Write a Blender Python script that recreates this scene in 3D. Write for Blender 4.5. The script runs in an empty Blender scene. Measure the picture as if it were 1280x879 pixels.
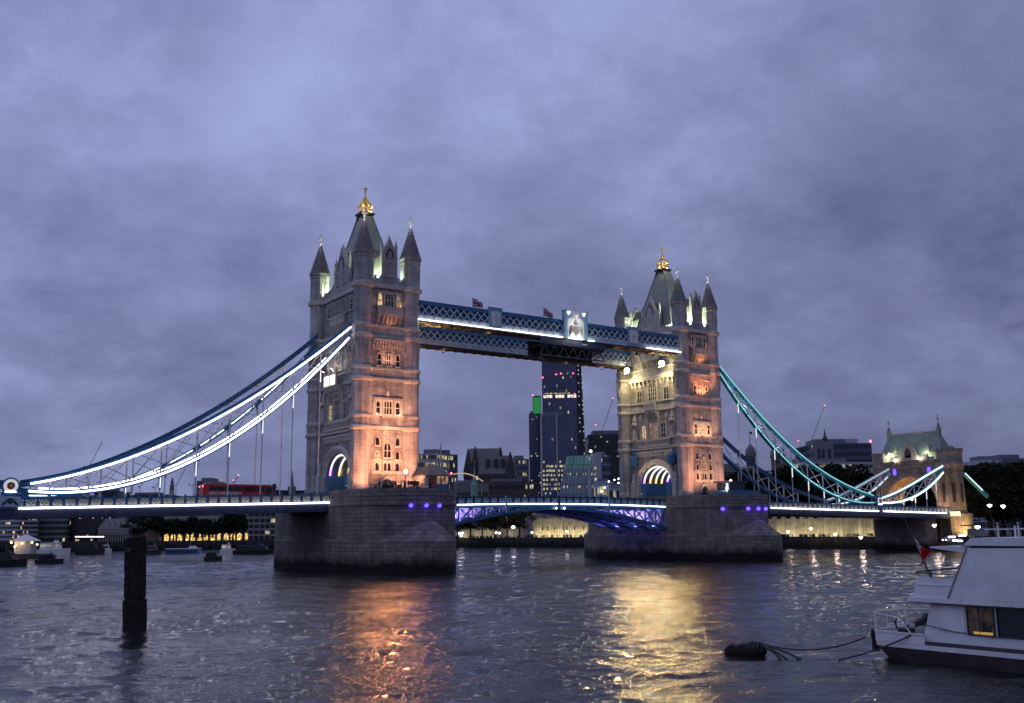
import bpy, math, random
import numpy as np
from mathutils import Vector, Matrix
random.seed(7); rng=np.random.default_rng(7)
R=math.radians; SC=bpy.context.scene; COL=SC.collection

# ------------------------------------------------------------------ camera
CAM=np.array([-85.31,-175.956,7.215]); YAW=.60402; PIT=.17769; ROL=-.010; FPX=1234.0
_fw=np.array([math.sin(YAW)*math.cos(PIT),math.cos(YAW)*math.cos(PIT),math.sin(PIT)])
_r0=np.array([math.cos(YAW),-math.sin(YAW),0.]); _u0=np.cross(_r0,_fw)
_r=_r0*math.cos(ROL)+_u0*math.sin(ROL); _u=-_r0*math.sin(ROL)+_u0*math.cos(ROL)
cd=bpy.data.cameras.new('camera'); cam=bpy.data.objects.new('camera',cd); COL.objects.link(cam)
M=Matrix.Identity(4)
for i in range(3): M[i][0]=_r[i]; M[i][1]=_u[i]; M[i][2]=-_fw[i]; M[i][3]=CAM[i]
cam.matrix_world=M; cd.sensor_width=36; cd.lens=36*FPX/1280; cd.clip_start=.5; cd.clip_end=30000
SC.camera=cam
def at(u,v,D):                       # photo pixel (1280 wide) at depth D -> world point
    return Vector(CAM+(_fw+(u-640)/FPX*_r-(v-439.5)/FPX*_u)*D)

# ------------------------------------------------------------------ sky, sun, exposure
w=bpy.data.worlds.new('World'); SC.world=w; w.use_nodes=True
nt=w.node_tree; nt.nodes.clear(); L_=nt.links.new
def wn(t,**k):
    n=nt.nodes.new(t)
    for a,b in k.items(): setattr(n,a,b)
    return n
def wmath(op,a,b=None,c=None,clamp=False):
    n=wn('ShaderNodeMath',operation=op,use_clamp=clamp)
    for i,x in enumerate((a,b,c)):
        if x is None: continue
        if isinstance(x,(int,float)): n.inputs[i].default_value=x
        else: L_(x,n.inputs[i])
    return n.outputs[0]
tc=wn('ShaderNodeTexCoord'); sx=wn('ShaderNodeSeparateXYZ'); L_(tc.outputs['Generated'],sx.inputs[0])
zc=wmath('MAXIMUM',sx.outputs[2],0.0); den=wmath('ADD',zc,.42)
px_=wmath('DIVIDE',sx.outputs[0],den); py_=wmath('DIVIDE',sx.outputs[1],den)
cv=wn('ShaderNodeCombineXYZ'); L_(px_,cv.inputs[0]); L_(py_,cv.inputs[1])
def wnoise(scale,detail,rough,off,dist=0.0):
    mp=wn('ShaderNodeMapping'); mp.inputs['Location'].default_value=off; L_(cv.outputs[0],mp.inputs[0])
    n=wn('ShaderNodeTexNoise'); n.inputs['Scale'].default_value=scale; n.inputs['Detail'].default_value=detail
    n.inputs['Roughness'].default_value=rough; n.inputs['Distortion'].default_value=dist
    L_(mp.outputs[0],n.inputs['Vector']); return n.outputs['Fac']
n1=wnoise(2.0,6,.55,(3.1,7.7,0),.1); n2=wnoise(4.6,12,.66,(1.3,2.2,4),.15); n3=wnoise(.8,3,.5,(9,4,2))
cl=wmath('ADD',wmath('ADD',wmath('MULTIPLY',n1,.52),wmath('MULTIPLY',n2,.46)),wmath('MULTIPLY',n3,.22))
def cloud(u,v,r0,r1,amp):            # one named cloud or break in the deck: a soft ragged patch in a given direction of the sky
    d=Vector(_fw+(u-640)/FPX*_r-(v-439.5)/FPX*_u).normalized()
    dv=wn('ShaderNodeVectorMath',operation='DISTANCE'); L_(tc.outputs['Generated'],dv.inputs[0]); dv.inputs[1].default_value=d
    dd=wmath('ADD',dv.outputs['Value'],wmath('MULTIPLY',wmath('SUBTRACT',n2,.5),.16))
    mr=wn('ShaderNodeMapRange'); mr.interpolation_type='SMOOTHSTEP'; L_(dd,mr.inputs['Value']); mr.inputs['From Min'].default_value=r0; mr.inputs['From Max'].default_value=r1; mr.inputs['To Min'].default_value=amp; mr.inputs['To Max'].default_value=0
    return mr.outputs[0]
for c_ in (cloud(1262,318,-.02,.095,-.19),cloud(1150,350,-.02,.08,.03),cloud(1215,258,-.02,.09,.05),cloud(322,128,-.02,.085,.085),cloud(270,185,-.02,.07,.05),cloud(390,95,-.02,.09,.04),cloud(440,40,-.02,.2,.035),cloud(60,35,0,.2,.0),cloud(180,330,.0,.2,-.05),cloud(700,300,0,.22,-.03),cloud(1100,330,0,.25,-.02),cloud(560,520,.0,.09,.05),cloud(90,560,-.02,.16,.05),cloud(330,470,-.02,.1,.04),cloud(60,480,0,.14,-.06)): cl=wmath('ADD',cl,c_)
rp=wn('ShaderNodeValToRGB'); e=rp.color_ramp.elements
e[0].position=.40; e[0].color=(.112,.132,.272,1); e[1].position=.76; e[1].color=(.300,.355,.605,1)
m=e.new(.58); m.color=(.200,.224,.408,1)
L_(cl,rp.inputs[0])
# towards the horizon the deck of cloud gets darker and more violet-blue
hz=wn('ShaderNodeMapRange'); hz.interpolation_type='SMOOTHSTEP'; L_(sx.outputs[2],hz.inputs['Value'])
hz.inputs['From Min'].default_value=-.05; hz.inputs['From Max'].default_value=.55; hz.inputs['To Min'].default_value=.76; hz.inputs['To Max'].default_value=1.16
# dusk side: brighter to the west (left), darker to the north-east (right)
az=wmath('ADD',wmath('MULTIPLY',sx.outputs[0],-.30),wmath('MULTIPLY',sx.outputs[1],.16)); az=wmath('ADD',az,1.06)
gain=wmath('MULTIPLY',hz.outputs[0],az)
mx=wn('ShaderNodeMix',data_type='RGBA',blend_type='MULTIPLY'); mx.inputs[0].default_value=1
L_(rp.outputs[0],mx.inputs[6]); gc=wn('ShaderNodeCombineXYZ')
for i in range(3): L_(gain,gc.inputs[i])
L_(gc.outputs[0],mx.inputs[7])
bg=wn('ShaderNodeBackground'); L_(mx.outputs[2],bg.inputs[0]); bg.inputs[1].default_value=1.0
sk=wn('ShaderNodeTexSky',sky_type='NISHITA'); sk.sun_disc=False; sk.sun_elevation=R(2); sk.sun_rotation=R(-75)
b2=wn('ShaderNodeBackground'); L_(sk.outputs[0],b2.inputs[0]); b2.inputs[1].default_value=.0015
ad=wn('ShaderNodeAddShader'); L_(bg.outputs[0],ad.inputs[0]); L_(b2.outputs[0],ad.inputs[1])
wo=wn('ShaderNodeOutputWorld'); L_(ad.outputs[0],wo.inputs[0])
sd=bpy.data.lights.new('dusk_sun','SUN'); sd.energy=.04; sd.angle=R(20); sd.color=(1,.85,.75)
so=bpy.data.objects.new('dusk_sun',sd); COL.objects.link(so); so.rotation_euler=(R(80),0,R(-75+180)); so.location=(-100,200,200)
SC.view_settings.view_transform='Standard'; SC.view_settings.look='None'; SC.view_settings.gamma=1
SC.view_settings.exposure=.08; SC.view_settings.use_curve_mapping=False
SC.cycles.use_denoising=True; SC.cycles.max_bounces=6; SC.cycles.sample_clamp_indirect=6; SC.cycles.caustics_reflective=False
SC.cycles.caustics_refractive=False

# ------------------------------------------------------------------ materials
MATS={}
def newmat(n):
    m=bpy.data.materials.new(n); m.use_nodes=True; MATS[n]=m
    t=m.node_tree; return m,t,t.nodes['Principled BSDF']
def mat(n,c,rough=.6,metal=0,var=.25,vs=.6,bump=0,spec=.5):
    m,t,b=newmat(n); b.inputs['Roughness'].default_value=rough; b.inputs['Metallic'].default_value=metal
    b.inputs['Specular IOR Level'].default_value=spec
    tcn=t.nodes.new('ShaderNodeTexCoord'); no=t.nodes.new('ShaderNodeTexNoise'); no.inputs['Scale'].default_value=vs; no.inputs['Detail'].default_value=6
    no.inputs['Roughness'].default_value=.65
    t.links.new(tcn.outputs['Object'],no.inputs['Vector'])
    r=t.nodes.new('ShaderNodeValToRGB'); e=r.color_ramp.elements; e[0].position=.3; e[1].position=.7
    e[0].color=[x*(1-var) for x in c]+[1]; e[1].color=[min(1,x*(1+var)) for x in c]+[1]
    t.links.new(no.outputs['Fac'],r.inputs[0]); t.links.new(r.outputs[0],b.inputs['Base Color'])
    if bump:
        bp=t.nodes.new('ShaderNodeBump'); bp.inputs['Strength'].default_value=bump; bp.inputs['Distance'].default_value=.1
        t.links.new(no.outputs['Fac'],bp.inputs['Height']); t.links.new(bp.outputs[0],b.inputs['Normal'])
    return m
def stone(n,c1,c2,mortar,bw,bh,ms=.02,bump=.5,tide=None,rough=.85,streak=.3,blot=.45):
    m,t,b=newmat(n); N=t.nodes.new; L=t.links.new
    b.inputs['Roughness'].default_value=rough; b.inputs['Specular IOR Level'].default_value=.25
    tcn=N('ShaderNodeTexCoord'); ge=N('ShaderNodeNewGeometry'); s=N('ShaderNodeSeparateXYZ'); L(tcn.outputs['Object'],s.inputs[0])
    sn=N('ShaderNodeSeparateXYZ'); L(ge.outputs['Normal'],sn.inputs[0])
    a1=N('ShaderNodeMath'); a1.operation='ABSOLUTE'; L(sn.outputs[0],a1.inputs[0])
    a2=N('ShaderNodeMath'); a2.operation='ABSOLUTE'; L(sn.outputs[1],a2.inputs[0])
    g=N('ShaderNodeMath'); g.operation='GREATER_THAN'; L(a1.outputs[0],g.inputs[0]); L(a2.outputs[0],g.inputs[1])
    mu=N('ShaderNodeMix'); mu.data_type='FLOAT'; L(g.outputs[0],mu.inputs[0]); L(s.outputs[0],mu.inputs[2]); L(s.outputs[1],mu.inputs[3])
    cb=N('ShaderNodeCombineXYZ'); L(mu.outputs[0],cb.inputs[0]); L(s.outputs[2],cb.inputs[1])
    br=N('ShaderNodeTexBrick'); br.inputs['Scale'].default_value=1; br.inputs['Brick Width'].default_value=bw; br.inputs['Row Height'].default_value=bh
    br.inputs['Mortar Size'].default_value=ms; br.inputs['Color1'].default_value=(*c1,1); br.inputs['Color2'].default_value=(*c2,1); br.inputs['Mortar'].default_value=(*mortar,1)
    L(cb.outputs[0],br.inputs['Vector'])
    no=N('ShaderNodeTexNoise'); no.inputs['Scale'].default_value=.35; no.inputs['Detail'].default_value=9; no.inputs['Roughness'].default_value=.7; L(tcn.outputs['Object'],no.inputs['Vector'])
    mr=N('ShaderNodeMapRange'); L(no.outputs['Fac'],mr.inputs[0]); mr.inputs[1].default_value=.3; mr.inputs[2].default_value=.7; mr.inputs[3].default_value=1-blot; mr.inputs[4].default_value=1+blot*.55
    # streaky rain staining
    mp=N('ShaderNodeMapping'); mp.inputs['Scale'].default_value=(1.3,1.3,.09); L(tcn.outputs['Object'],mp.inputs[0])
    n2=N('ShaderNodeTexNoise'); n2.inputs['Scale'].default_value=1; n2.inputs['Detail'].default_value=5; L(mp.outputs[0],n2.inputs['Vector'])
    m2=N('ShaderNodeMapRange'); L(n2.outputs['Fac'],m2.inputs[0]); m2.inputs[1].default_value=.35; m2.inputs[2].default_value=.65; m2.inputs[3].default_value=1-streak; m2.inputs[4].default_value=1.1
    mm=N('ShaderNodeMath'); mm.operation='MULTIPLY'; L(mr.outputs[0],mm.inputs[0]); L(m2.outputs[0],mm.inputs[1])
    vm=N('ShaderNodeVectorMath'); vm.operation='SCALE'; L(br.outputs['Color'],vm.inputs[0]); L(mm.outputs[0],vm.inputs['Scale'])
    out=vm.outputs[0]
    if tide:        # weed and wet grime left by the tide, up to that height above the water
        ti=N('ShaderNodeMath'); ti.operation='MULTIPLY_ADD'; L(no.outputs['Fac'],ti.inputs[0]); ti.inputs[1].default_value=2.6; L(s.outputs[2],ti.inputs[2])
        tr=N('ShaderNodeMapRange'); L(ti.outputs[0],tr.inputs[0]); tr.inputs[1].default_value=tide+.6; tr.inputs[2].default_value=tide+2.3
        tm=N('ShaderNodeMix'); tm.data_type='RGBA'; L(tr.outputs[0],tm.inputs[0]); tm.inputs[6].default_value=(.012,.013,.010,1); L(out,tm.inputs[7]); out=tm.outputs[2]
    L(out,b.inputs['Base Color'])
    bp=N('ShaderNodeBump'); bp.inputs['Strength'].default_value=bump; bp.inputs['Distance'].default_value=.12
    ma=N('ShaderNodeMath'); ma.operation='MULTIPLY_ADD'; L(br.outputs['Fac'],ma.inputs[0]); ma.inputs[1].default_value=-.8; 
    n4=N('ShaderNodeTexNoise'); n4.inputs['Scale'].default_value=2.5; n4.inputs['Detail'].default_value=6; L(tcn.outputs['Object'],n4.inputs['Vector']); L(n4.outputs['Fac'],ma.inputs[2])
    L(ma.outputs[0],bp.inputs['Height']); L(bp.outputs[0],b.inputs['Normal'])
    return m
def streaky(n,c):                   # weathered white paint: soft blotches, rain runs and rust-brown dribbles
    m,t,b=newmat(n); N=t.nodes.new; L=t.links.new; b.inputs['Roughness'].default_value=.42
    g=N('ShaderNodeTexCoord'); mp=N('ShaderNodeMapping'); mp.inputs['Scale'].default_value=(3.2,3.2,.35); L(g.outputs['Object'],mp.inputs[0])
    a=N('ShaderNodeTexNoise'); a.inputs['Scale'].default_value=1.6; a.inputs['Detail'].default_value=7; L(mp.outputs[0],a.inputs['Vector'])
    k=N('ShaderNodeTexNoise'); k.inputs['Scale'].default_value=.7; k.inputs['Detail'].default_value=6; L(g.outputs['Object'],k.inputs['Vector'])
    r1=N('ShaderNodeValToRGB'); e=r1.color_ramp.elements; e[0].position=.28; e[0].color=[x*.84 for x in c]+[1]; e[1].position=.62; e[1].color=[min(1,x*1.08) for x in c]+[1]; L(k.outputs['Fac'],r1.inputs[0])
    r2=N('ShaderNodeMapRange'); L(a.outputs['Fac'],r2.inputs[0]); r2.inputs[1].default_value=.60; r2.inputs[2].default_value=.76; r2.inputs[3].default_value=0; r2.inputs[4].default_value=.45
    mx=N('ShaderNodeMix'); mx.data_type='RGBA'; L(r2.outputs[0],mx.inputs[0]); L(r1.outputs[0],mx.inputs[6]); mx.inputs[7].default_value=(c[0]*.5,c[1]*.44,c[2]*.38,1); L(mx.outputs[2],b.inputs['Base Color'])
    return m
def emat(n,c,s,base=(.02,.02,.02)):
    m,t,b=newmat(n); b.inputs['Base Color'].default_value=(*base,1); b.inputs['Emission Color'].default_value=(*c,1); b.inputs['Emission Strength'].default_value=s
    return m
def litglass(n,c,s,scale):          # lit rooms: brightness differs from pane to pane
    m,t,b=newmat(n); N=t.nodes.new; L=t.links.new
    b.inputs['Base Color'].default_value=(.02,.025,.03,1); b.inputs['Roughness'].default_value=.15
    tcn=N('ShaderNodeTexCoord'); no=N('ShaderNodeTexNoise'); no.inputs['Scale'].default_value=scale; no.inputs['Detail'].default_value=3; L(tcn.outputs['Object'],no.inputs['Vector'])
    mr=N('ShaderNodeMapRange'); L(no.outputs['Fac'],mr.inputs[0]); mr.inputs[1].default_value=.38; mr.inputs[2].default_value=.65; mr.inputs[3].default_value=.12*s; mr.inputs[4].default_value=s
    b.inputs['Emission Color'].default_value=(*c,1); L(mr.outputs[0],b.inputs['Emission Strength']); return m
STONE=stone('rock_faced_stone',(.46,.44,.415),(.31,.295,.278),(.16,.153,.147),1.1,.42)
ASH=stone('portland_ashlar',(.51,.495,.475),(.44,.43,.41),(.24,.23,.21),1.4,.55,.016,.3)
TRIM=mat('pale_stone_trim',(.52,.49,.44),.8,0,.22,.9,.3,.25)
PIER=stone('granite_pier_block',(.255,.222,.20),(.185,.162,.148),(.07,.062,.058),1.9,.72,.035,.6,2.0,.85,.16,.38)
SLATE=mat('slate_spire',(.15,.145,.14),.7,0,.35,1.6,.4); ROOF=mat('lead_roof',(.20,.22,.20),.45,0,.22,.5,.1)
IRON=mat('black_iron',(.02,.02,.022),.5); BLUE=mat('bridge_blue_paint',(.028,.13,.27),.4,0,.2,.8); PALEB=mat('pale_lattice_paint',(.50,.58,.64),.45,0,.12,.8); SKYB=mat('pale_blue_paint',(.19,.36,.47),.45,0,.15,.8)
WHITE=mat('white_paint',(.72,.72,.70),.45,0,.12,.5); CREAM=mat('cream_panel',(.78,.75,.58),.5,0,.12,.8); NAVY=mat('navy_girder',(.022,.035,.075),.5,0,.3,.5)
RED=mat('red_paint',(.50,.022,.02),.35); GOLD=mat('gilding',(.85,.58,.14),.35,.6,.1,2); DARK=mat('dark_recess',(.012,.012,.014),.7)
GLASS=mat('dark_glass',(.012,.014,.02),.08,0,.2,.4); ASPH=mat('asphalt',(.05,.05,.052),.9); TURQ=mat('turquoise_lit_chain',(.05,.33,.40),.4,0,.15,.8)  # TURQ: the blue chain paint with its lamp tint put into the colour
STEEL=mat('grey_steel',(.22,.22,.24),.5); CONC=mat('pale_concrete',(.23,.225,.235),.8,0,.15,.15)
LEDW=emat('white_led_strip',(.98,.90,1.0),5); LEDX=emat('bright_walkway_strip',(1,.97,.93),4.5); LEDV=emat('violet_led',(.30,.12,1),5); LEDT=emat('turquoise_led_strip',(.45,.97,1),.95); LEDC=emat('cool_led_strip',(.82,.95,1),2.2)
LEDS=emat('soft_white_hanger_glow',(.9,.93,1),1.15); BLUEL=emat('blue_beacon',(.09,.04,1),4); AMBER=emat('amber_lamp_glow',(1,.68,.25),9); WARM=emat('warm_lamp_globe',(1,.72,.60),14); REDL=emat('red_warning_light',(1,.10,.16),7)
WWH=emat('white_lamp_glow',(.9,.85,1),9); FLOODY=emat('yellow_flood_lens',(1,.83,.45),60); FLOODW=emat('white_flood_lens',(1,.86,.78),30)
WARMG=litglass('warm_lit_pane',(1,.70,.32),1.3,1.5); DIMG=litglass('dim_amber_pane',(1,.55,.28),.5,1.2)
OFFW=litglass('lit_office_warm',(1,.84,.46),.75,.3); OFFC=litglass('lit_office_cool',(.85,.95,.75),.5,.3)

# ------------------------------------------------------------------ mesh builder
def org(o):
    v=Vector((0,0,0))
    while o is not None: v+=o.location; o=o.parent
    return v
class MB:
    def __init__(s): s.v=[]; s.f=[]; s.m=[]
    def poly(s,pts,mi=0):
        b=len(s.v); s.v+= [tuple(p) for p in pts]; s.f.append(tuple(range(b,b+len(pts)))); s.m.append(mi); return s
    def hexa(s,p,mi=0):     # 8 points: bottom loop then top loop
        b=len(s.v); s.v+=[tuple(x) for x in p]
        for q in ((3,2,1,0),(4,5,6,7),(0,1,5,4),(1,2,6,5),(2,3,7,6),(3,0,4,7)): s.f.append(tuple(b+i for i in q)); s.m.append(mi)
        return s
    def box(s,x0,x1,y0,y1,z0,z1,mi=0):
        if x0>x1:x0,x1=x1,x0
        if y0>y1:y0,y1=y1,y0
        return s.hexa([(x0,y0,z0),(x1,y0,z0),(x1,y1,z0),(x0,y1,z0),(x0,y0,z1),(x1,y0,z1),(x1,y1,z1),(x0,y1,z1)],mi)
    def bar(s,p,q,w,h,mi=0,up=(0,0,1)):     # beam from p to q, w sideways, h upward
        p=Vector(p); q=Vector(q); d=(q-p).normalized(); up=Vector(up)
        if abs(d.dot(up))>.97: up=Vector((1,0,0))
        a=d.cross(up).normalized()*w/2; b=a.cross(d).normalized()*h/2
        return s.hexa([p-a-b,p+a-b,q+a-b,q-a-b,p-a+b,p+a+b,q+a+b,q-a+b],mi)
    def lathe(s,prof,n,cx=0,cy=0,ph=None,mi=0,cap=True):    # prof: list of (r,z) upward
        if ph is None: ph=math.pi/n
        b=len(s.v)
        for r,z in prof:
            for k in range(n):
                a=ph+2*math.pi*k/n; s.v.append((cx+r*math.cos(a),cy+r*math.sin(a),z))
        for i in range(len(prof)-1):
            for k in range(n):
                k2=(k+1)%n; s.f.append((b+i*n+k,b+i*n+k2,b+(i+1)*n+k2,b+(i+1)*n+k)); s.m.append(mi)
        if cap:
            s.f.append(tuple(b+n-1-k for k in range(n))); s.m.append(mi)
            s.f.append(tuple(b+(len(prof)-1)*n+k for k in range(n))); s.m.append(mi)
        return s
    def tube(s,pts,r,n=6,mi=0):
        pts=[Vector(p) for p in pts]; b=len(s.v)
        for i,p in enumerate(pts):
            d=(pts[min(i+1,len(pts)-1)]-pts[max(i-1,0)]).normalized(); up=Vector((0,0,1)) if abs(d.z)<.95 else Vector((1,0,0))
            a=d.cross(up).normalized(); c=a.cross(d).normalized(); rr=r[i] if isinstance(r,(list,tuple)) else r
            for k in range(n):
                t=2*math.pi*k/n; s.v.append(tuple(p+a*rr*math.cos(t)+c*rr*math.sin(t)))
        for i in range(len(pts)-1):
            for k in range(n):
                k2=(k+1)%n; s.f.append((b+i*n+k,b+i*n+k2,b+(i+1)*n+k2,b+(i+1)*n+k)); s.m.append(mi)
        s.f.append(tuple(b+n-1-k for k in range(n))); s.m.append(mi); s.f.append(tuple(b+(len(pts)-1)*n+k for k in range(n))); s.m.append(mi)
        return s
    def prism(s,poly,f0,f1,mi=0):       # poly: list of 2D; f0,f1 map 2D->3D for both ends
        n=len(poly); b=len(s.v); s.v+=[tuple(f0(*p)) for p in poly]+[tuple(f1(*p)) for p in poly]
        s.f.append(tuple(range(b+n-1,b-1,-1))); s.m.append(mi); s.f.append(tuple(range(b+n,b+2*n))); s.m.append(mi)
        for k in range(n):
            k2=(k+1)%n; s.f.append((b+k,b+k2,b+n+k2,b+n+k)); s.m.append(mi)
        return s
    def px(s,poly,x0,x1,mi=0): return s.prism(poly,lambda a,c:(x0,a,c),lambda a,c:(x1,a,c),mi)
    def py(s,poly,y0,y1,mi=0): return s.prism(poly,lambda a,c:(a,y0,c),lambda a,c:(a,y1,c),mi)
    def pz(s,poly,z0,z1,mi=0): return s.prism(poly,lambda a,c:(a,c,z0),lambda a,c:(a,c,z1),mi)
    def band(s,pts,t,fn,mi=0): pass
    def mesh(s,name,mats):
        me=bpy.data.meshes.new(name); me.from_pydata(s.v,[],s.f)
        for m in (mats if isinstance(mats,(list,tuple)) else [mats]): me.materials.append(m)
        if any(s.m): me.polygons.foreach_set('material_index',s.m)
        me.update()
        import bmesh
        bm=bmesh.new(); bm.from_mesh(me); bmesh.ops.recalc_face_normals(bm,faces=bm.faces); bm.to_mesh(me); bm.free()
        return me
    def build(s,name,mats,parent=None,smooth=False,world=True,loc=None):
        if parent is not None and world:
            o=org(parent); s.v=[(a-o.x,b-o.y,c-o.z) for a,b,c in s.v]
        me=s.mesh(name,mats)
        if smooth: me.polygons.foreach_set('use_smooth',[True]*len(me.polygons))
        ob=bpy.data.objects.new(name,me); COL.objects.link(ob)
        if parent is not None: ob.parent=parent
        if loc is not None: ob.location=loc
        return ob
def tag(o,label,cat,group=None,kind=None):
    if label: o['label']=label
    if cat: o['category']=cat
    if group: o['group']=group
    if kind: o['kind']=kind
    return o
def root(name,label,cat,loc=(0,0,0),rz=0,group=None):
    o=bpy.data.objects.new(name,None); COL.objects.link(o); o.location=loc; o.rotation_euler=(0,0,rz); o.empty_display_size=.5
    return tag(o,label,cat,group)
def copy_tree(o,parent=None):
    c=o.copy(); COL.objects.link(c); c.parent=parent
    for ch in list(o.children): copy_tree(ch,c)
    return c
def copy_of(o,loc,rz=0,label=None,scale=None):
    c=copy_tree(o); c.location=loc; c.rotation_euler=(0,0,rz)
    if label: c['label']=label
    if scale: c.scale=scale
    return c
def lamp(parent,loc,color,power,radius=.2,spot=None,target=None,name='lamp_light',blend=.6):
    d=bpy.data.lights.new(name,'SPOT' if spot else 'POINT'); d.energy=power; d.color=color; d.shadow_soft_size=radius
    o=bpy.data.objects.new(name,d); COL.objects.link(o)
    loc=Vector(loc)
    if spot:
        d.spot_size=R(spot); d.spot_blend=blend; o.rotation_euler=(Vector(target)-loc).to_track_quat('-Z','Y').to_euler()
    if parent is not None: o.parent=parent; o.location=loc-org(parent)
    else: o.location=loc
    return o
L=82.3; PINK=(1,.50,.30); ORANGE=(1,.33,.13); YEL=(1,.80,.42); GRN=(.80,1,.62)

# ------------------------------------------------------------------ water: one sheet with real waves near the camera, to the horizon
def build_water():
    rr=np.concatenate([[.5,5],np.geomspace(12,420,820),[600,1000,2000,4000,9000,20000]])
    # azimuth from +y towards +x
    half=R(33); core=np.linspace(YAW-half,YAW+half,760); rest=np.linspace(YAW+half,YAW-half+2*math.pi,90)[1:-1]
    th=np.concatenate([core,rest]); nr,na=len(rr),len(th)
    T,Rr=np.meshgrid(th,rr); X=CAM[0]+Rr*np.sin(T); Y=CAM[1]+Rr*np.cos(T); Z=np.zeros_like(X)
    step=np.maximum(Rr*(2*half/760),np.gradient(rr)[:,None])
    fade=np.clip((400-Rr)/150,0,1)
    for i in range(110):
        lam=.6*(7/.6)**rng.random(); k=2*math.pi/lam; a=rng.normal(R(55),R(30)); ph=rng.random()*6.283
        amp=.0036*lam**.9*(.6+.8*rng.random())
        q=k*(X*np.cos(a)+Y*np.sin(a))+ph
        q=q+.8*np.sin(X*.11*rng.random()+Y*.13*rng.random()+ph)
        Z+=amp*np.clip(lam/(3*step)-.7,0,1)*fade*(np.exp(np.sin(q)*.7)-1.13)
    n=nr*na; V=np.stack([X,Y,Z],-1).reshape(-1,3)
    i=np.arange(nr-1)[:,None]; j=np.arange(na)[None,:]; j2=(j+1)%na
    F=np.stack([i*na+j,(i+1)*na+j,(i+1)*na+j2,i*na+j2],-1).reshape(-1,4)
    me=bpy.data.meshes.new('river_water'); me.vertices.add(n+1)
    V=np.vstack([V,[CAM[0],CAM[1],0]])
    me.vertices.foreach_set('co',V.astype(np.float32).ravel())
    tri=np.stack([np.full(na,n),np.arange(na),(np.arange(na)+1)%na],-1)
    loops=np.concatenate([F.ravel(),tri.ravel()]).astype(np.int32)
    starts=np.concatenate([np.arange(len(F))*4,len(F)*4+np.arange(na)*3]).astype(np.int32)
    me.loops.add(len(loops)); me.loops.foreach_set('vertex_index',loops)
    me.polygons.add(len(starts)); me.polygons.foreach_set('loop_start',starts)
    me.update(calc_edges=True); me.validate(); me.polygons.foreach_set('use_smooth',[True]*len(me.polygons))
    import bmesh
    bm=bmesh.new(); bm.from_mesh(me); bmesh.ops.recalc_face_normals(bm,faces=bm.faces)
    if sum(f.normal.z for f in list(bm.faces)[:2000])<0: bmesh.ops.reverse_faces(bm,faces=bm.faces)
    bm.to_mesh(me); bm.free()
    m,t,b=newmat('thames_water'); N=t.nodes.new; Lk=t.links.new
    b.inputs['Base Color'].default_value=(.017,.014,.0145,1); b.inputs['Roughness'].default_value=.045; b.inputs['IOR'].default_value=1.333
    g=N('ShaderNodeTexCoord')
    hs=None
    for sc_,dt,wt,st in ((2.5,3,.60,(.75,1.8,1)),(6.5,2.5,.30,(.8,1.7,1)),(17,1.5,.06,(.9,1.4,1))):
        mp=N('ShaderNodeMapping'); mp.vector_type='TEXTURE'; mp.inputs['Scale'].default_value=st; mp.inputs['Rotation'].default_value=(0,0,R(52)); Lk(g.outputs['Object'],mp.inputs[0])
        no=N('ShaderNodeTexNoise'); no.inputs['Scale'].default_value=sc_; no.inputs['Detail'].default_value=dt; no.inputs['Roughness'].default_value=.6; no.inputs['Distortion'].default_value=.4
        Lk(mp.outputs[0],no.inputs['Vector'])
        ml=N('ShaderNodeMath'); ml.operation='MULTIPLY_ADD'; ml.inputs[1].default_value=wt; Lk(no.outputs['Fac'],ml.inputs[0])
        if hs is not None: Lk(hs,ml.inputs[2])
        else: ml.inputs[2].default_value=0
        hs=ml.outputs[0]
    # wind and current: slicker and rougher lanes on the river
    mp=N('ShaderNodeMapping'); mp.vector_type='TEXTURE'; mp.inputs['Scale'].default_value=(1,2.6,1); mp.inputs['Rotation'].default_value=(0,0,R(72)); Lk(g.outputs['Object'],mp.inputs[0])
    no=N('ShaderNodeTexNoise'); no.inputs['Scale'].default_value=.055; no.inputs['Detail'].default_value=4; Lk(mp.outputs[0],no.inputs['Vector'])
    mr=N('ShaderNodeMapRange'); Lk(no.outputs['Fac'],mr.inputs[0]); mr.inputs[1].default_value=.36; mr.inputs[2].default_value=.62; mr.inputs[3].default_value=.45; mr.inputs[4].default_value=1.25
    mu=N('ShaderNodeMath'); mu.operation='MULTIPLY'; Lk(hs,mu.inputs[0]); Lk(mr.outputs[0],mu.inputs[1]); hs=mu.outputs[0]
    bp=N('ShaderNodeBump'); bp.inputs['Strength'].default_value=1; bp.inputs['Distance'].default_value=.125; Lk(hs,bp.inputs['Height']); Lk(bp.outputs[0],b.inputs['Normal'])
    me.materials.append(m); o=bpy.data.objects.new('river_water',me); COL.objects.link(o); o['kind']='structure'
build_water()

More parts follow.
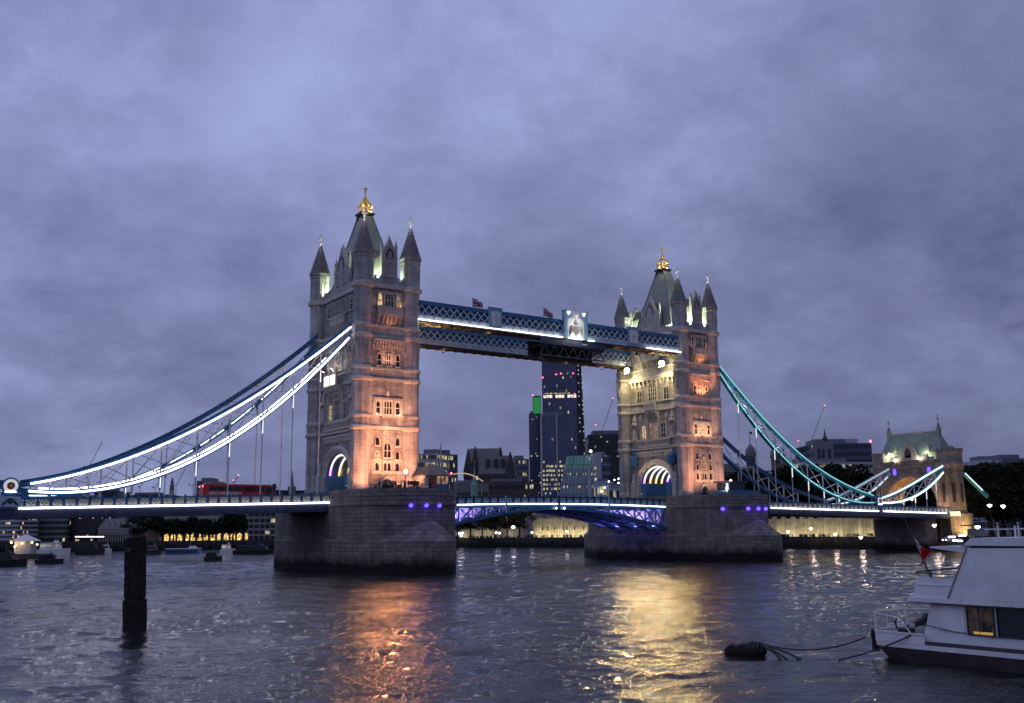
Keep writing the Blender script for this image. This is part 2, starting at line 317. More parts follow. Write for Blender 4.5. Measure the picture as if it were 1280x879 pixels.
# ------------------------------------------------------------------ piers
def pier_plan(hw,y0,e,n=14,pointed=None):
    pts=[]
    for sgn in (-1,1):
        for k in range(n+1):
            t=math.pi*k/n
            if pointed:
                c=math.cos(t); x=-sgn*0+ (hw*c if sgn>0 else -hw*c); s_=abs(x)/hw; y=sgn*(y0+e*(1-s_**1.55))
            else:
                x=hw*math.cos(t) if sgn>0 else -hw*math.cos(t); y=sgn*(y0+e*math.sin(t))
            pts.append((x,y))
    return pts
def build_pier(x0,label):
    r=root('bridge_pier',label,'pier',(x0,0,0))
    up=pier_plan(10.65,13.5,13.2); m=MB(); up_=lambda k:[(x0+a*k,b*k) for a,b in up]
    m.pz(up_(1),-2,13.0); m.build('pier_body',PIER,r)
    # moulded string course and parapet coping
    def ring(z0,z1,k0,k1):
        mm=MB(); n=len(up)
        P=[(x0+a*k0,b*k0,z0) for a,b in up],[(x0+a*k1,b*k1,z0) for a,b in up],[(x0+a*k1,b*k1,z1) for a,b in up],[(x0+a*k0,b*k0,z1) for a,b in up]
        for i in range(n):
            j=(i+1)%n
            for a_,b_ in ((0,1),(1,2),(2,3),(3,0)): mm.poly([P[a_][i],P[a_][j],P[b_][j],P[b_][i]])
        return mm
    m=ring(11.4,11.9,.985,1.018); m.build('string_course',PIER,r)
    m=ring(13.0,14.25,.955,1.004)
    m.build('parapet',PIER,r)
    st=pier_plan(11.2,15.0,17.6,16,True); m=MB(); n=len(st)
    b=[(x0+a,c,-2) for a,c in st]; t1=[(x0+a,c,5.4) for a,c in st]; t2=[(x0+a*.90,c*.955,6.3) for a,c in st]; t3=[(x0+a*.80,max(-25.5,min(25.5,c*.80)),9.4) for a,c in st]
    for lo,hi in ((b,t1),(t1,t2),(t2,t3)):
        for i in range(n):
            j=(i+1)%n; m.poly([lo[i],lo[j],hi[j],hi[i]])
    m.poly(t3); m.build('cutwater',PIER,r)
    m=MB(); m.box(x0-9.9,x0+9.9,-12.8,12.8,13.0,14.16); m.build('roadway',ASPH,r)
    return r
p1=build_pier(0,'near granite bridge pier below the taller tower, dark tide mark at its foot')
p2=build_pier(L,'far granite bridge pier with violet light falling on its side, below the yellow lit tower')

# ------------------------------------------------------------------ windows for the towers (cached meshes)
WC={}
def arch_pts(w,h,kind,n=8):         # outline of an opening, base at z=0, counter-clockwise, in (x,z)
    hw=w/2
    if kind=='flat': return [(-hw,0),(hw,0),(hw,h),(-hw,h)]
    pts=[(-hw,0),(hw,0)]
    if kind=='round':
        for k in range(n*2+1):
            t=math.pi*k/(2*n); pts.append((hw*math.cos(t),h-hw+hw*math.sin(t)))
    else:                           # pointed
        rise=hw*1.35; sp=h-rise
        for k in range(n+1):
            t=k/n; pts.append((hw*(1-t**1.7),sp+rise*math.sin(t*math.pi/2)**.85))
        for k in range(1,n+1):
            t=1-k/n; pts.append((-hw*(1-t**1.7),sp+rise*math.sin(t*math.pi/2)**.85))
    return pts
def window_mesh(w,h,lights,kind,tr):
    key=(w,h,lights,kind,tr)
    if key in WC: return WC[key]
    f=.17 if w>1.3 else .14; m=MB()
    ou=arch_pts(w+2*f,h+f,kind) if kind!='flat' else [(-w/2-f,0),(w/2+f,0),(w/2+f,h+f),(-w/2-f,h+f)]
    inn=arch_pts(w,h,kind)
    n=len(inn)
    for i in range(n):
        j=(i+1)%n
        if i==0: continue
        a,b,c,d=inn[i],inn[j],ou[j],ou[i]
        m.poly([(a[0],-.28,a[1]),(b[0],-.28,b[1]),(c[0],-.28,c[1]),(d[0],-.28,d[1])])
        m.poly([(a[0],-.28,a[1]),(b[0],-.28,b[1]),(b[0],.1,b[1]),(a[0],.1,a[1])])
        m.poly([(d[0],-.28,d[1]),(c[0],-.28,c[1]),(c[0],.1,c[1]),(d[0],.1,d[1])])
    m.box(-w/2-f-.1,w/2+f+.1,-.36,.1,-.24,0)                # sill
    if kind=='flat': m.box(-w/2-f-.08,w/2+f+.08,-.37,-.02,h+f*.6,h+f*1.6)
    for k in range(1,lights):
        x=-w/2+w*k/lights; m.box(x-.07,x+.07,-.2,-.02,0,h-(0 if kind=='flat' else (.45*w if kind=='round' else .5*w)*abs(2*k/lights-1)))
    for q in range(1,tr+1):
        z=h*q/(tr+1)*(.92 if kind!='flat' else 1); m.box(-w/2,w/2,-.17,-.03,z-.06,z+.06)
    if kind=='flat' and h>1.2:                               # trefoil heads of the lights
        lw=w/lights
        for k in range(lights):
            cx=-w/2+lw*(k+.5)
            for sg in (-1,1): m.py([(cx+sg*lw*.5,h),(cx+sg*lw*.5,h-lw*.75),(cx+sg*lw*.33,h-lw*.38),(cx,h-.05),(cx,h)],-.16,-.03)
    fm=m.mesh('window_frame',TRIM); g=MB(); g.py(inn,-.035,.05); gm=g.mesh('pane',GLASS)
    WC[key]=(fm,gm); return WC[key]
LITP={}
def window(par,loc,rz,w,h,lights=1,kind='flat',tr=1,lit=None,label=None):
    fm,gm=window_mesh(w,h,lights,kind,tr)
    o=bpy.data.objects.new('window',fm); COL.objects.link(o); o.parent=par; o.location=loc; o.rotation_euler=(0,0,rz)
    g=bpy.data.objects.new('pane',gm if lit is None else litpane(gm,lit)); COL.objects.link(g); g.parent=o
    if label: o['label']=label
    return o
def litpane(gm,lit):
    k=(gm.name,lit.name)
    if k not in LITP:
        c=gm.copy(); c.materials.clear(); c.materials.append(lit); LITP[k]=c
    return LITP[k]

# ------------------------------------------------------------------ the two bridge towers
HX,HY=5.04,10.22; FX,FY=4.85,11.0
def ringcourse(z0,z1,out,tr=1.82):
    m=MB()
    m.box(-FX-out,FX+out,-HY+1,HY-1,z0,z1); m.box(-HX+1,HX-1,-FY-out,FY+out,z0+.002,z1+.002)
    for sx_ in (-1,1):
        for sy in (-1,1): m.lathe([(tr+.02,z0-.25),(tr+out+.05,z0+.02),(tr+out+.05,z1-.02),(tr+.02,z1+.2)],8,sx_*HX,sy*HY)
    return m
def halfarch(hw,spring,apex,n=24,p=2.0):
    return [(hw*math.copysign(abs(math.cos(t))**(2/p),math.cos(t)),spring+(apex-spring)*math.sin(t)**(2/p)) for t in [math.pi*k/n for k in range(n+1)]]
def cross_finial(m,x,y,z,s=1.0,mi=0):
    m.lathe([(.18*s,z),(.34*s,z+.25*s),(.12*s,z+.5*s),(.10*s,z+1.0*s),(.22*s,z+1.15*s),(.1*s,z+1.3*s)],6,x,y,mi=mi)
    m.box(x-.55*s,x+.55*s,y-.12*s,y+.12*s,z+1.45*s,z+1.75*s,mi); m.box(x-.12*s,x+.12*s,y-.55*s,y+.55*s,z+1.46*s,z+1.74*s,mi)
    m.box(x-.14*s,x+.14*s,y-.14*s,y+.14*s,z+1.2*s,z+2.25*s,mi); m.lathe([(.05*s,z+2.25*s),(.2*s,z+2.45*s),(.05*s,z+2.75*s)],6,x,y,mi=mi)
def build_tower(x0,label,near):
    r=root('bridge_tower',label,'tower',(0,0,14.2)); O=lambda m,n,mt,**k:m.build(n,mt,r,**k)
    # lower stage with the carriage arch through it
    AH,SP,AP=5.3,17.4,21.9
    prof=[(-FY,14.2),(-FY,26.0),(FY,26.0),(FY,14.2)]+[(AH,14.2)]+halfarch(AH,SP,AP)+[(-AH,14.2)]
    O(MB().px(prof,-FX,FX),'wall',STONE)
    O(MB().box(-FX,FX,-FY,FY,26.003,53.2),'wall',STONE)
    O(MB().box(-FX,FX,-FY,FY,53.2,54.4),'roof_deck',ROOF)
    # smooth ashlar friezes between the paired string courses
    for z0,z1 in ((26.3,27.9),(35.4,36.9),(43.6,45.0)): O(ringcourse(z0,z1,.05,1.83),'frieze',ASH)
    for z0,h,o_ in ((25.7,.55,.32),(27.9,.4,.22),(34.8,.55,.3),(36.9,.4,.22),(43.0,.5,.25),(45.0,.4,.25),(52.7,.75,.42)): O(ringcourse(z0,z0+h,o_),'cornice',TRIM)
    # turrets
    for sx_ in (-1,1):
        for sy in (-1,1):
            cx,cy=sx_*HX,sy*HY
            t=O(MB().lathe([(2.05,14.2),(2.0,15.2),(1.86,15.6),(1.84,26),(1.8,43),(1.8,53.2)],8,cx,cy),'turret',ASH)
            m=MB().lathe([(1.9,53.45),(1.9,58.3),(2.05,58.5),(2.05,58.8),(1.9,58.9),(2.2,59.2),(2.2,59.5)],8,cx,cy)
            for k in range(8):
                a=math.pi/8+2*math.pi*(k+.5)/8; ca,sa=math.cos(a),math.sin(a); d=1.9*math.cos(math.pi/8)
                for off in (-.36,.36):      # blind tracery on the drum
                    p=Vector((cx+ca*d-sa*off,cy+sa*d+ca*off,55)); m.bar(p,p+Vector((0,0,2.6)),.1,.16,up=(ca,sa,0))
                p=Vector((cx+ca*d-sa*.4,cy+sa*d+ca*.4,57.5)); q=Vector((cx+ca*d+sa*.4,cy+sa*d-ca*.4,57.5)); m.bar(p,q,.14,.2)
            m.build('drum',ASH,t)
            m=MB().lathe([(2.25,59.5),(2.0,59.9),(.22,65.7)],8,cx,cy)
            for k in range(8):
                a=math.pi/8+2*math.pi*k/8
                for q in range(7):
                    f=q/7; rr=2.0+(0.22-2.0)*f; z=59.9+5.8*f; m.lathe([(.02,z),(.08,z+.1),(.03,z+.3)],4,cx+rr*math.cos(a),cy+rr*math.sin(a))
            m.build('spire',SLATE,t)
            m=MB(); cross_finial(m,cx,cy,65.6); fi=m.build('finial',WHITE,t); lamp(fi,(cx-.8,cy-1.0,66.2),(1,.92,.8),55,.08)
    # parapet with merlons, between turrets and gables
    m=MB()
    for sy in (-1,1):
        y=sy*(FY-.05)
        m.box(-HX+1.6,HX-1.6,y-.2,y+.2,53.44,54.5)
        for k in range(5):
            for sg in (-1,1):
                x=sg*(1.9+.5*k)
                if k%2==0 and abs(x)<3.4: m.box(x-.25,x+.25,y-.2,y+.2,54.502,55.1)
    for sx_ in (-1,1):
        x=sx_*(FX-.05)
        m.box(x-.2,x+.2,-HY+1.6,HY-1.6,53.44,54.5)
        for k in range(6):
            for sg in (-1,1):
                y=sg*(3.9+.8*k)
                if y*sg<8.5: m.box(x-.2,x+.2,y-.22,y+.22,54.502,55.1)
    O(m,'parapet',ASH)
    # gables: narrow ones on the river faces, broad ones on the road faces
    def gable(face,hw,sh,apex,depth):
        g=MB(); pl=[(-hw,53.5),(hw,53.5),(hw,sh-1.2),(hw*.86,sh-1.2),(hw*.5,sh+.1),(hw*.42,sh+.1),(0,apex),(-hw*.42,sh+.1),(-hw*.5,sh+.1),(-hw*.86,sh-1.2),(-hw,sh-1.2)]
        mk=(lambda d:(lambda a,c:(a,face[1]*(FY+d),c))) if face[1] else (lambda d:(lambda a,c:(face[0]*(FX+d),a,c)))
        g.prism(pl,mk(.12),mk(-.7)); ob=O(g,'gable',ASH)
        d=MB(); d.prism([(-hw*.85,54.4),(hw*.85,54.4),(hw*.85,sh-1.6),(0,apex-.9),(-hw*.85,sh-1.6)],mk(-.7),mk(-depth)); d.build('dormer_roof',SLATE,ob)
        c=MB()
        for sg in (-1,1):       # pinnacles, raking copings and blind arch
            a=sg*(hw-.18)
            p=(a,face[1]*(FY-.28)) if face[1] else (face[0]*(FX-.28),a)
            c.lathe([(.28,sh-1.2),(.3,sh+.3),(.38,sh+.35),(.04,sh+1.7)],4,p[0],p[1])
            for (a0,z0),(a1,z1) in (((hw*.92,sh-1.15),(hw*.45,sh+.2)),((hw*.45,sh+.2),(0,apex+.08))):
                q0=mk(-.3)(sg*a0,z0); q1=mk(-.3)(sg*a1,z1); c.bar(q0,q1,.95,.22)
            ar=halfarch(hw*.42,59.0 if hw<2.5 else 58.3,apex-1.9,12,1.6)
            for i in range(len(ar)-1): c.bar(mk(.16)(*ar[i]),mk(.16)(*ar[i+1]),.16,.2)
        c.lathe([(.16,apex),(.26,apex+.3),(.05,apex+.9)],6,*( (0,face[1]*(FY-.28)) if face[1] else (face[0]*(FX-.28),0)))
        c.build('coping',TRIM,ob)
    gable((0,-1),1.72,60.9,62.6,6); gable((0,1),1.72,60.9,62.6,6); gable((-1,0),3.3,59.6,62.8,4); gable((1,0),3.3,59.6,62.8,4)
    # steep main roof, platform and gilded crown
    ro=O(MB().hexa([(-4.2,-6.9,54.4),(4.2,-6.9,54.4),(4.2,6.9,54.4),(-4.2,6.9,54.4),(-1.02,-1.4,70),(1.02,-1.4,70),(1.02,1.4,70),(-1.02,1.4,70)]),'roof',ROOF)
    m=MB()
    for sx_ in (-1,1):
        for sy in (-1,1): m.tube([(sx_*4.2,sy*6.9,54.4),(sx_*1.02,sy*1.4,70)],.14,6)
    m.build('hip_roll',SLATE,ro)
    m=MB().lathe([(1.6,70.0),(2.15,70.4),(2.15,70.75),(1.9,70.8)],4,0,0)
    for k in range(-2,3):
        for sg in (-1,1): m.box(k*.6-.12,k*.6+.12,sg*1.2-.1,sg*1.2+.1,69.3,70.0); m.box(sg*.95-.1,sg*.95+.1,k*.6-.12,k*.6+.12,69.301,70.001)
    m.build('platform',IRON,ro)
    m=MB()
    for k in range(8):
        a=2*math.pi*k/8; c,s_=1.25*math.cos(a),1.25*math.sin(a)
        m.lathe([(.12,70.8),(.1,71.9),(.36,72.25),(.12,72.6),(.02,73.2)],6,c,s_)
        b=2*math.pi*(k+1)/8
        for z in (71.0,71.75): m.bar((c,s_,z),(1.25*math.cos(b),1.25*math.sin(b),z),.12,.16)
        m.tube([(c,s_,72.2),(c*.72,s_*.72,73.3),(c*.2,s_*.2,73.9)],.09,5)
    m.lathe([(.5,70.8),(.3,72),(.2,73.6),(.42,74.0),(.42,74.2),(.16,74.5),(.12,75.2),(.3,75.5),(.12,75.8),(.06,76.7)],8,0,0)
    m.box(-.5,.5,-.1,.1,75.95,76.2); m.box(-.1,.1,-.5,.5,75.951,76.199)
    m.build('crown_finial',GOLD,ro)
    # east (river) face windows; out = -y
    E=-FY
    def W(x,z0,w,h,li,ki='flat',tr=1,lit=None): return window(r,(x,E-.01,z0-14.2),0,w,h,li,ki,tr,lit)
    W(0,55.3,1.5,2.5,3,'flat',1)
    for x,w_,li,lt in ((-1.95,.75,1,WARMG if near else None),(0,1.75,3,None),(1.95,.75,1,DIMG if near else None)): W(x,49.2,w_,2.5,li,'flat',1,lt)
    for x in (-1.95,0,1.95): W(x,37.7,.8,2.3,1 if x else 2,'point',1,None)
    for x,w_,li in ((-2.05,.85,1),(0,1.7,3),(2.05,.85,1)): W(x,28.55,w_,2.5,li,'flat',1,WARMG if (not near and x==0) else None)
    for x in (-2.1,2.1): W(x,22.7,.85,1.45,1,'point',0); W(x,20.2,.85,1.45,1,'point',0,WARMG if (near and x<0) else None); W(x,18.0,.85,1.6,1,'flat',0)
    W(0,20.5,1.45,2.7,2,'point',1,None if near else DIMG); W(0,18.0,1.45,1.6,2,'flat',0)
    if near:
        for x in (-2.35,2.45): W(x,14.4,.8,1.15,1,'flat',0)
    m=MB(); m.box(-3.1,3.1,E-.42,E+.1,17.45,17.75); m.box(-3.1,3.1,E-.22,E+.1,19.85,20.05)
    for x in (-3.05,-1.35,1.35,3.05): m.box(x-.1,x+.1,E-.2,E+.1,17.75,19.85)
    m.build('window_surround',TRIM,r); m=MB()
    for x in (-.86,.86,-1.36,1.36,-2.9,2.9): m.box(x-.09,x+.09,E-.25,E+.1,28.3,31.4)
    m.box(-3,3,E-.3,E+.1,31.4,31.62); m.build('window_surround',TRIM,r)
    for z in (32.4,24.3): MB().lathe([(.05,z-.4),(.28,z),(.34,z+.5),(.1,z+.9),(.04,z+1.3)],6,0,E-.1).build('carved_shield',TRIM,r)
    # doorway in the river face
    dp=arch_pts(2.3,2.3,'point'); dm=MB(); do=arch_pts(3.2,2.85,'point')
    for i in range(1,len(dp)-1):
        a,b,c,d=dp[i],dp[i+1],do[i+1],do[i]
        dm.poly([(a[0],E-.4,a[1]+14.2),(b[0],E-.4,b[1]+14.2),(c[0],E-.4,c[1]+14.2),(d[0],E-.4,d[1]+14.2)]); dm.poly([(a[0],E-.4,a[1]+14.2),(b[0],E-.4,b[1]+14.2),(b[0],E+.1,b[1]+14.2),(a[0],E+.1,a[1]+14.2)])
        dm.poly([(d[0],E-.4,d[1]+14.2),(c[0],E-.4,c[1]+14.2),(c[0],E+.1,c[1]+14.2),(d[0],E+.1,d[1]+14.2)])
    do_=O(dm,'doorway',TRIM); MB().py([(a,b+14.2) for a,b in dp],E-.04,E+.05).build('door',DARK,do_)
    # balconies with corbels, and the arcaded corbel table
    def balcony(face,c,hw,z0,z1,proj,corb):
        mk=(lambda a,d,z:(a,face[1]*(FY+d),z)) if face[1] else (lambda a,d,z:(face[0]*(FX+d),a,z))
        def bx(m,a0,a1,d0,d1,zz0,zz1): m.hexa([mk(a0,d0,zz0),mk(a1,d0,zz0),mk(a1,d1,zz0),mk(a0,d1,zz0),mk(a0,d0,zz1),mk(a1,d0,zz1),mk(a1,d1,zz1),mk(a0,d1,zz1)])
        m=MB(); bx(m,c-hw,c+hw,-.1,proj,z0,z0+.3); bx(m,c-hw-.08,c+hw+.08,proj-.25,proj+.06,z1-.22,z1)
        k=int(hw*2/.5)
        for i in range(k+1):
            a=c-hw+.1+(2*hw-.2)*i/k; bx(m,a-.08,a+.08,proj-.2,proj-.02,z0+.3,z1-.22)
        bx(m,c-hw,c+hw,proj-.12,proj-.08,z0+.3,z1-.2)
        for a in (c-hw+.12,c,c+hw-.12): bx(m,a-.15,a+.15,proj-.28,proj+.1,z0+.1,z1+.25)
        b=O(m,'balcony',TRIM); m=MB(); n=max(3,int(hw*2/.8))
        for i in range(n):
            a=c-hw+.3+(2*hw-.6)*i/(n-1)
            for q in range(3): bx(m,a-.16,a+.16,-.1,proj*(.95-.3*q),z0-corb*(q+1)/3-.003,z0-corb*q/3-.003)
        m.build('corbel',TRIM,b)
    balcony((0,-1),0,2.6,47.4,48.75,.9,1.5)
    balcony((-1,0),0,3.2,47.2,48.7,.9,1.7)
    m=MB()
    for row in range(2):
        for i in range(11):
            a=-3.1+6.2*i/10; m.box(a-.17,a+.17,E-.45+.2*row,E+.1,41.1+.75*(1-row)-.003*row,41.7+.75*(1-row))
    m.box(-3.3,3.3,E-.5,E+.1,42.46,42.8)
    for i in range(11):
        a=-3.6*2+7.2*2*i/10
        for row in range(2): m.box(-FX-.45+.2*row,-FX+.1,a-.22,a+.22,41.1+.75*(1-row)-.003*row,41.7+.75*(1-row))
    m.box(-FX-.5,-FX+.1,-8.3,8.3,42.46,42.8)
    O(m,'corbel_table',TRIM)
    # chevron corbelling on the turrets
    for sx_ in (-1,1):
        for sy in (-1,1):
            m=MB()
            for k in range(8):
                a=math.pi/8+2*math.pi*(k+.5)/8; ca,sa=math.cos(a),math.sin(a); d=1.8*math.cos(math.pi/8)+.04; c0=Vector((sx_*HX+ca*d,sy*HY+sa*d,0)); tv=Vector((-sa,ca,0))
                m.bar(c0+tv*.6+Vector((0,0,42.7)),c0+Vector((0,0,39.2)),.2,.34,up=(ca,sa,0)); m.bar(c0-tv*.6+Vector((0,0,42.7)),c0+Vector((0,0,39.2)),.2,.34,up=(ca,sa,0))
            O(m,'blind_tracery',ASH)
    # road faces (south shown; the same on the north): archivolts, windows, niches
    for sg in (-1,1):
        x=sg*FX; m=MB(); rings=((5.32,21.92,.05),(5.85,22.35,.35),(6.4,22.8,.55),(6.95,23.3,.38))
        for i,(hw,ap,pr_) in enumerate(rings[:-1]):
            a=halfarch(hw,SP,ap); b=halfarch(rings[i+1][0],SP,rings[i+1][1]); n=len(a)
            for k in range(n-1): m.hexa([(x-sg*.1,*a[k]),(x-sg*.1,*a[k+1]),(x-sg*.1,*b[k+1]),(x-sg*.1,*b[k]),(x+sg*pr_,*a[k]),(x+sg*pr_,*a[k+1]),(x+sg*rings[i+1][2]*.8,*b[k+1]),(x+sg*rings[i+1][2]*.8,*b[k])])
            for s2 in (-1,1): m.box(x-sg*.1,x+sg*pr_,s2*hw,s2*rings[i+1][0],14.2,SP)
        O(m,'archivolt',TRIM)
        m=MB()
        for i in range(17):
            a=-6+12*i/16; m.box(x-sg*.1,x+sg*.35,a-.2,a+.2,24.0,24.9)
        m.box(x-sg*.1,x+sg*.42,-6.3,6.3,24.9,25.3); O(m,'corbel_table',TRIM)
        rz=R(-90) if sg<0 else R(90)
        S=lambda y,z0,w,h,li,ki='flat',tr=1,lit=None: window(r,(x+sg*.01,y,z0-14.2),rz,w,h,li,ki,tr,lit)
        for y in (-1.5,1.5): S(y,55.4,1.2,2.4,2,'point',1)
        for y in (-5.2,-2.6,0,2.6,5.2): S(y,49.2,1.1,2.5,2 if abs(y)<5 else 1)
        if near:
            S(0,38.0,2.6,3.6,4,'round',2); S(-5.4,37.8,1.2,2.5,2,'flat',1,DIMG if sg<0 else None); S(5.4,37.8,1.2,2.5,2)
        else:
            S(0,37.4,2.9,4.4,4,'round',3); S(4.6,37.2,1.6,2.9,2,'flat',1); S(-4.8,37.2,1.6,2.9,2,'flat',1)
        S(0,28.3,2.7,3.9,4,'flat',2,None if near else DIMG); S(3.4,28.3,1.5,3.4,2,'flat',2,WARMG); S(-3.4,28.3,1.5,3.4,2,'flat',2)
        m=MB()
        for y in (-6.6,6.6):      # canopied niches with a standing carved figure
            m=MB(); m.box(x-sg*.1,x+sg*.9,y-.8,y+.8,28.0,28.5); m.lathe([(.5,28.5),(.42,29.4),(.5,30.2),(.3,30.7),(.16,30.8),(.26,31.0),(.24,31.3),(.05,31.45)],8,x+sg*.45,y)
            m.lathe([(.75,31.7),(.85,32.1),(.45,32.6),(.5,33),(.04,34.6)],8,x+sg*.3,y)
            for s2 in (-1,1): m.box(x-sg*.1,x+sg*.6,y+s2*.72-.1,y+s2*.72+.1,28.5,31.9)
            O(m,'statue_niche',TRIM)
        for y in (-1.9,1.9,-4.55,4.55): m=MB(); m.box(x-sg*.1,x+sg*.4,y-.17,y+.17,27.9,33.0); m.lathe([(.3,33),(.34,33.2),(.04,34.4)],6,x+sg*.2,y); O(m,'pinnacle_shaft',TRIM)
        m=MB(); m.box(x-sg*.1,x+sg*.6,-5.6,5.6,26.3,26.6)
        for i in range(23): y=-5.5+11*i/22; m.box(x-sg*.1,x+sg*.5,y-.1,y+.1,26.6,27.7)
        m.box(x-sg*.1,x+sg*.6,-5.7,5.7,27.7,28.0); O(m,'balustrade',TRIM)
        for s2 in (-1,1): m=MB(); m.box(x-sg*.1,x+sg*1.1,s2*7.3-.55,s2*7.3+.55,14.2,17.6); m.lathe([(.7,17.6),(.8,17.9),(.45,18.2),(.4,19.6),(.05,20.2)],8,x+sg*.5,s2*7.3); O(m,'carved_pedestal',TRIM)
    # projecting balcony with big corbels over the middle window
    if near:
        balcony((-1,0),1.2,2.9,34.7,37.3,1.5,2.6)
        m=MB().box(-FX-1.57,-FX-1.47,-1.4,3.8,35.1,37.0); O(m,'balcony_glow',emat('white_balcony_glow',(1,.93,.86),1.6,(.7,.7,.7)))  # floodlit balcony front put in as a glowing sheet
    else: balcony((-1,0),0,2.0,35.0,36.6,1.3,2.4)
    # inside the archway: blue hoardings, dark lining, light ribs
    for s2 in (-1,1): O(MB().box(-FX-.2,FX+.2,s2*3.6,s2*(AH-.01),14.2,17.7),'blue_hoarding',BLUE)
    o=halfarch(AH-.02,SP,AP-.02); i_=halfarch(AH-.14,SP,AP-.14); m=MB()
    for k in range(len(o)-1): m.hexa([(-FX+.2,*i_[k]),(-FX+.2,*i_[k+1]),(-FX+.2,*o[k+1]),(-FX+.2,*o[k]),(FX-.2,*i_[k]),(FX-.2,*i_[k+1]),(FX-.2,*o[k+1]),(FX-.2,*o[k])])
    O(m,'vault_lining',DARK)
    for q,x in enumerate((-4.3,-2.4,-.5,1.4,3.3)):
        m=MB(); oo=halfarch(AH-.16,SP,AP-.16); ii=halfarch(AH-.6,SP,AP-.55); n=len(oo)
        for k in range(n-1):
            mi=1 if (k<3 or k>n-5) and q in (0,4) else (2 if (k<3 or k>n-5) else 0)
            m.hexa([(x,*ii[k]),(x,*ii[k+1]),(x,*oo[k+1]),(x,*oo[k]),(x+(.2 if near else .24),*ii[k]),(x+(.2 if near else .24),*ii[k+1]),(x+(.2 if near else .24),*oo[k+1]),(x+(.2 if near else .24),*oo[k])],mi)
        O(m,'light_rib',[LEDS,LEDV,MATS.get('rib_amber') or emat('rib_amber',(1,.75,.3),1.3)])
    if not near:
        for y in (-6.6,6.6): O(MB().lathe([(.2,21.3),(1.1,22),(1.15,23.6),(.9,24.3),(.2,24.6)],8,-FX-.8,y),'blue_lamp_housing',BLUE)
    # small green-white floods on the roof, behind the corner drums
    fl=[(sx_*3.75,sy*7.6) for sx_ in (-1,1) for sy in (-1,1)]+[(sx_*2.6,sy*9.0) for sx_ in (-1,1) for sy in (-1,1)]
    for a,b in fl: fo=O(MB().box(a-.2,a+.2,b-.2,b+.2,54.402,54.7),'roof_floodlight',IRON); lamp(fo,(a,b,55.1),GRN,1100 if near else 2600,.15)
    lamp(ro,(2.3,-1.2,71.6),YEL,140,.1); lamp(ro,(-1.9,-2.1,71.6),YEL,200 if near else 420,.1)
    r.location=(x0,0,14.2)
    return r
t1=build_tower(0,'nearer, taller looking stone bridge tower with a pink lit side and cables on its left','near')
t2=build_tower(L,'farther stone bridge tower with yellow lit front and amber windows, right of the walkways',None)

# ------------------------------------------------------------------ floodlights on the towers
def floodlight(par,loc,aim,color,power,lens,size=.45,spot=None,radius=.25):
    m=MB(); p=Vector(loc); d=(Vector(aim)-p).normalized(); m.bar(p-d*size*.7,p,size*1.15,size); m.bar(p-d*size*.7+Vector((0,0,-size*.5)),p-d*size*.7+Vector((0,0,-size*1.3)),size*.25,size*.25)
    o=m.build('floodlight',IRON,par)
    m=MB(); m.bar(p+d*.003,p+d*.05,size,size*.85); m.build('lens',lens,o)
    lamp(o,p+d*.25,color,power,radius,spot,aim)
    return o
PINKL=emat('added_pink_flood_lens',(1,.55,.4),3); WARML=emat('warm_flood_lens',(1,.62,.4),2)
PINK2=(1,.37,.18)
for x in (-2.6,2.6): floodlight(t1,(x,-13.4,27.9),(x*.5,-11,32.5),(1,.50,.28),620,PINKL,.28,140,.5)
floodlight(t1,(0,-13.6,26.6),(0,-11,22.5),(1,.52,.28),420,WARML,.25,150,.5)
for x in (-5.2,3.0): floodlight(t1,(x*1.05,-17.4,14.9),(x*1.1,-12,20),PINK2,4600,WARML,.3,100,.4)
for x in (-4,2.2): floodlight(t1,(x,-22.5,14.6),(x*.6,-11,25),PINK2,8500,WARML,.3,66,.4)
floodlight(t1,(-9.3,-13.5,14.9),(-6,-11.5,20),PINK2,700,WARML,.3,100)
floodlight(t1,(0,-12.4,45.5),(0,-11.3,47),ORANGE,60,WARML,.25,150); floodlight(t1,(0,-13.2,37.6),(0,-11,42),(1,.38,.2),520,WARML,.3,120,.4)
for x in (-2.2,2.2): floodlight(t1,(x,-11.9,49.1),(x,-11,51),(1,.6,.3),45,WARML,.2,150)
for y in (-6,6): floodlight(t1,(FX+2.6,y,45.3),(FX+1,y*.7,36),YEL,3800,FLOODY,.6,150)
for y in (3.4,-.6): floodlight(t1,(-FX-2.0,y,37.9),(-FX,y-.5,41),(1,.85,.8),160,FLOODW,.5,150)
floodlight(t1,(-3.6,-13.2,44.9),(-4.6,-12,47.3),(1,.10,.14),55,REDL,.18,70)
floodlight(t2,(L,-13.2,37.6),(L,-11,42),ORANGE,1900,WARML,.3,130,.4); floodlight(t2,(L,-12.4,45.5),(L,-11.3,47),ORANGE,160,WARML,.25,150)
for x in (-2.4,2.4): floodlight(t2,(L+x,-13.4,27.9),(L+x*.4,-11,32),PINK,700,PINKL,.3,140,.5)
for x in (-5.2,5.2): floodlight(t2,(L+x*1.05,-17.2,14.9),(L+x,-12,20),PINK2,2300,WARML,.3,100,.4)
floodlight(t2,(L-9.6,0,14.9),(L-5,0,28),(1,.66,.36),1500,WARML,.3,110,.4); floodlight(t2,(L-4.5,-22.3,14.6),(L-1,-11,30),PINK2,5200,WARML,.3,100,.4)
floodlight(t2,(L,-17.5,14.9),(L,-11,24),(1,.5,.30),2200,WARML,.35,110)
for x in (-2.2,2.2): floodlight(t2,(L+x,-11.9,49.1),(L+x,-11,51),(1,.5,.25),30,WARML,.2,150)
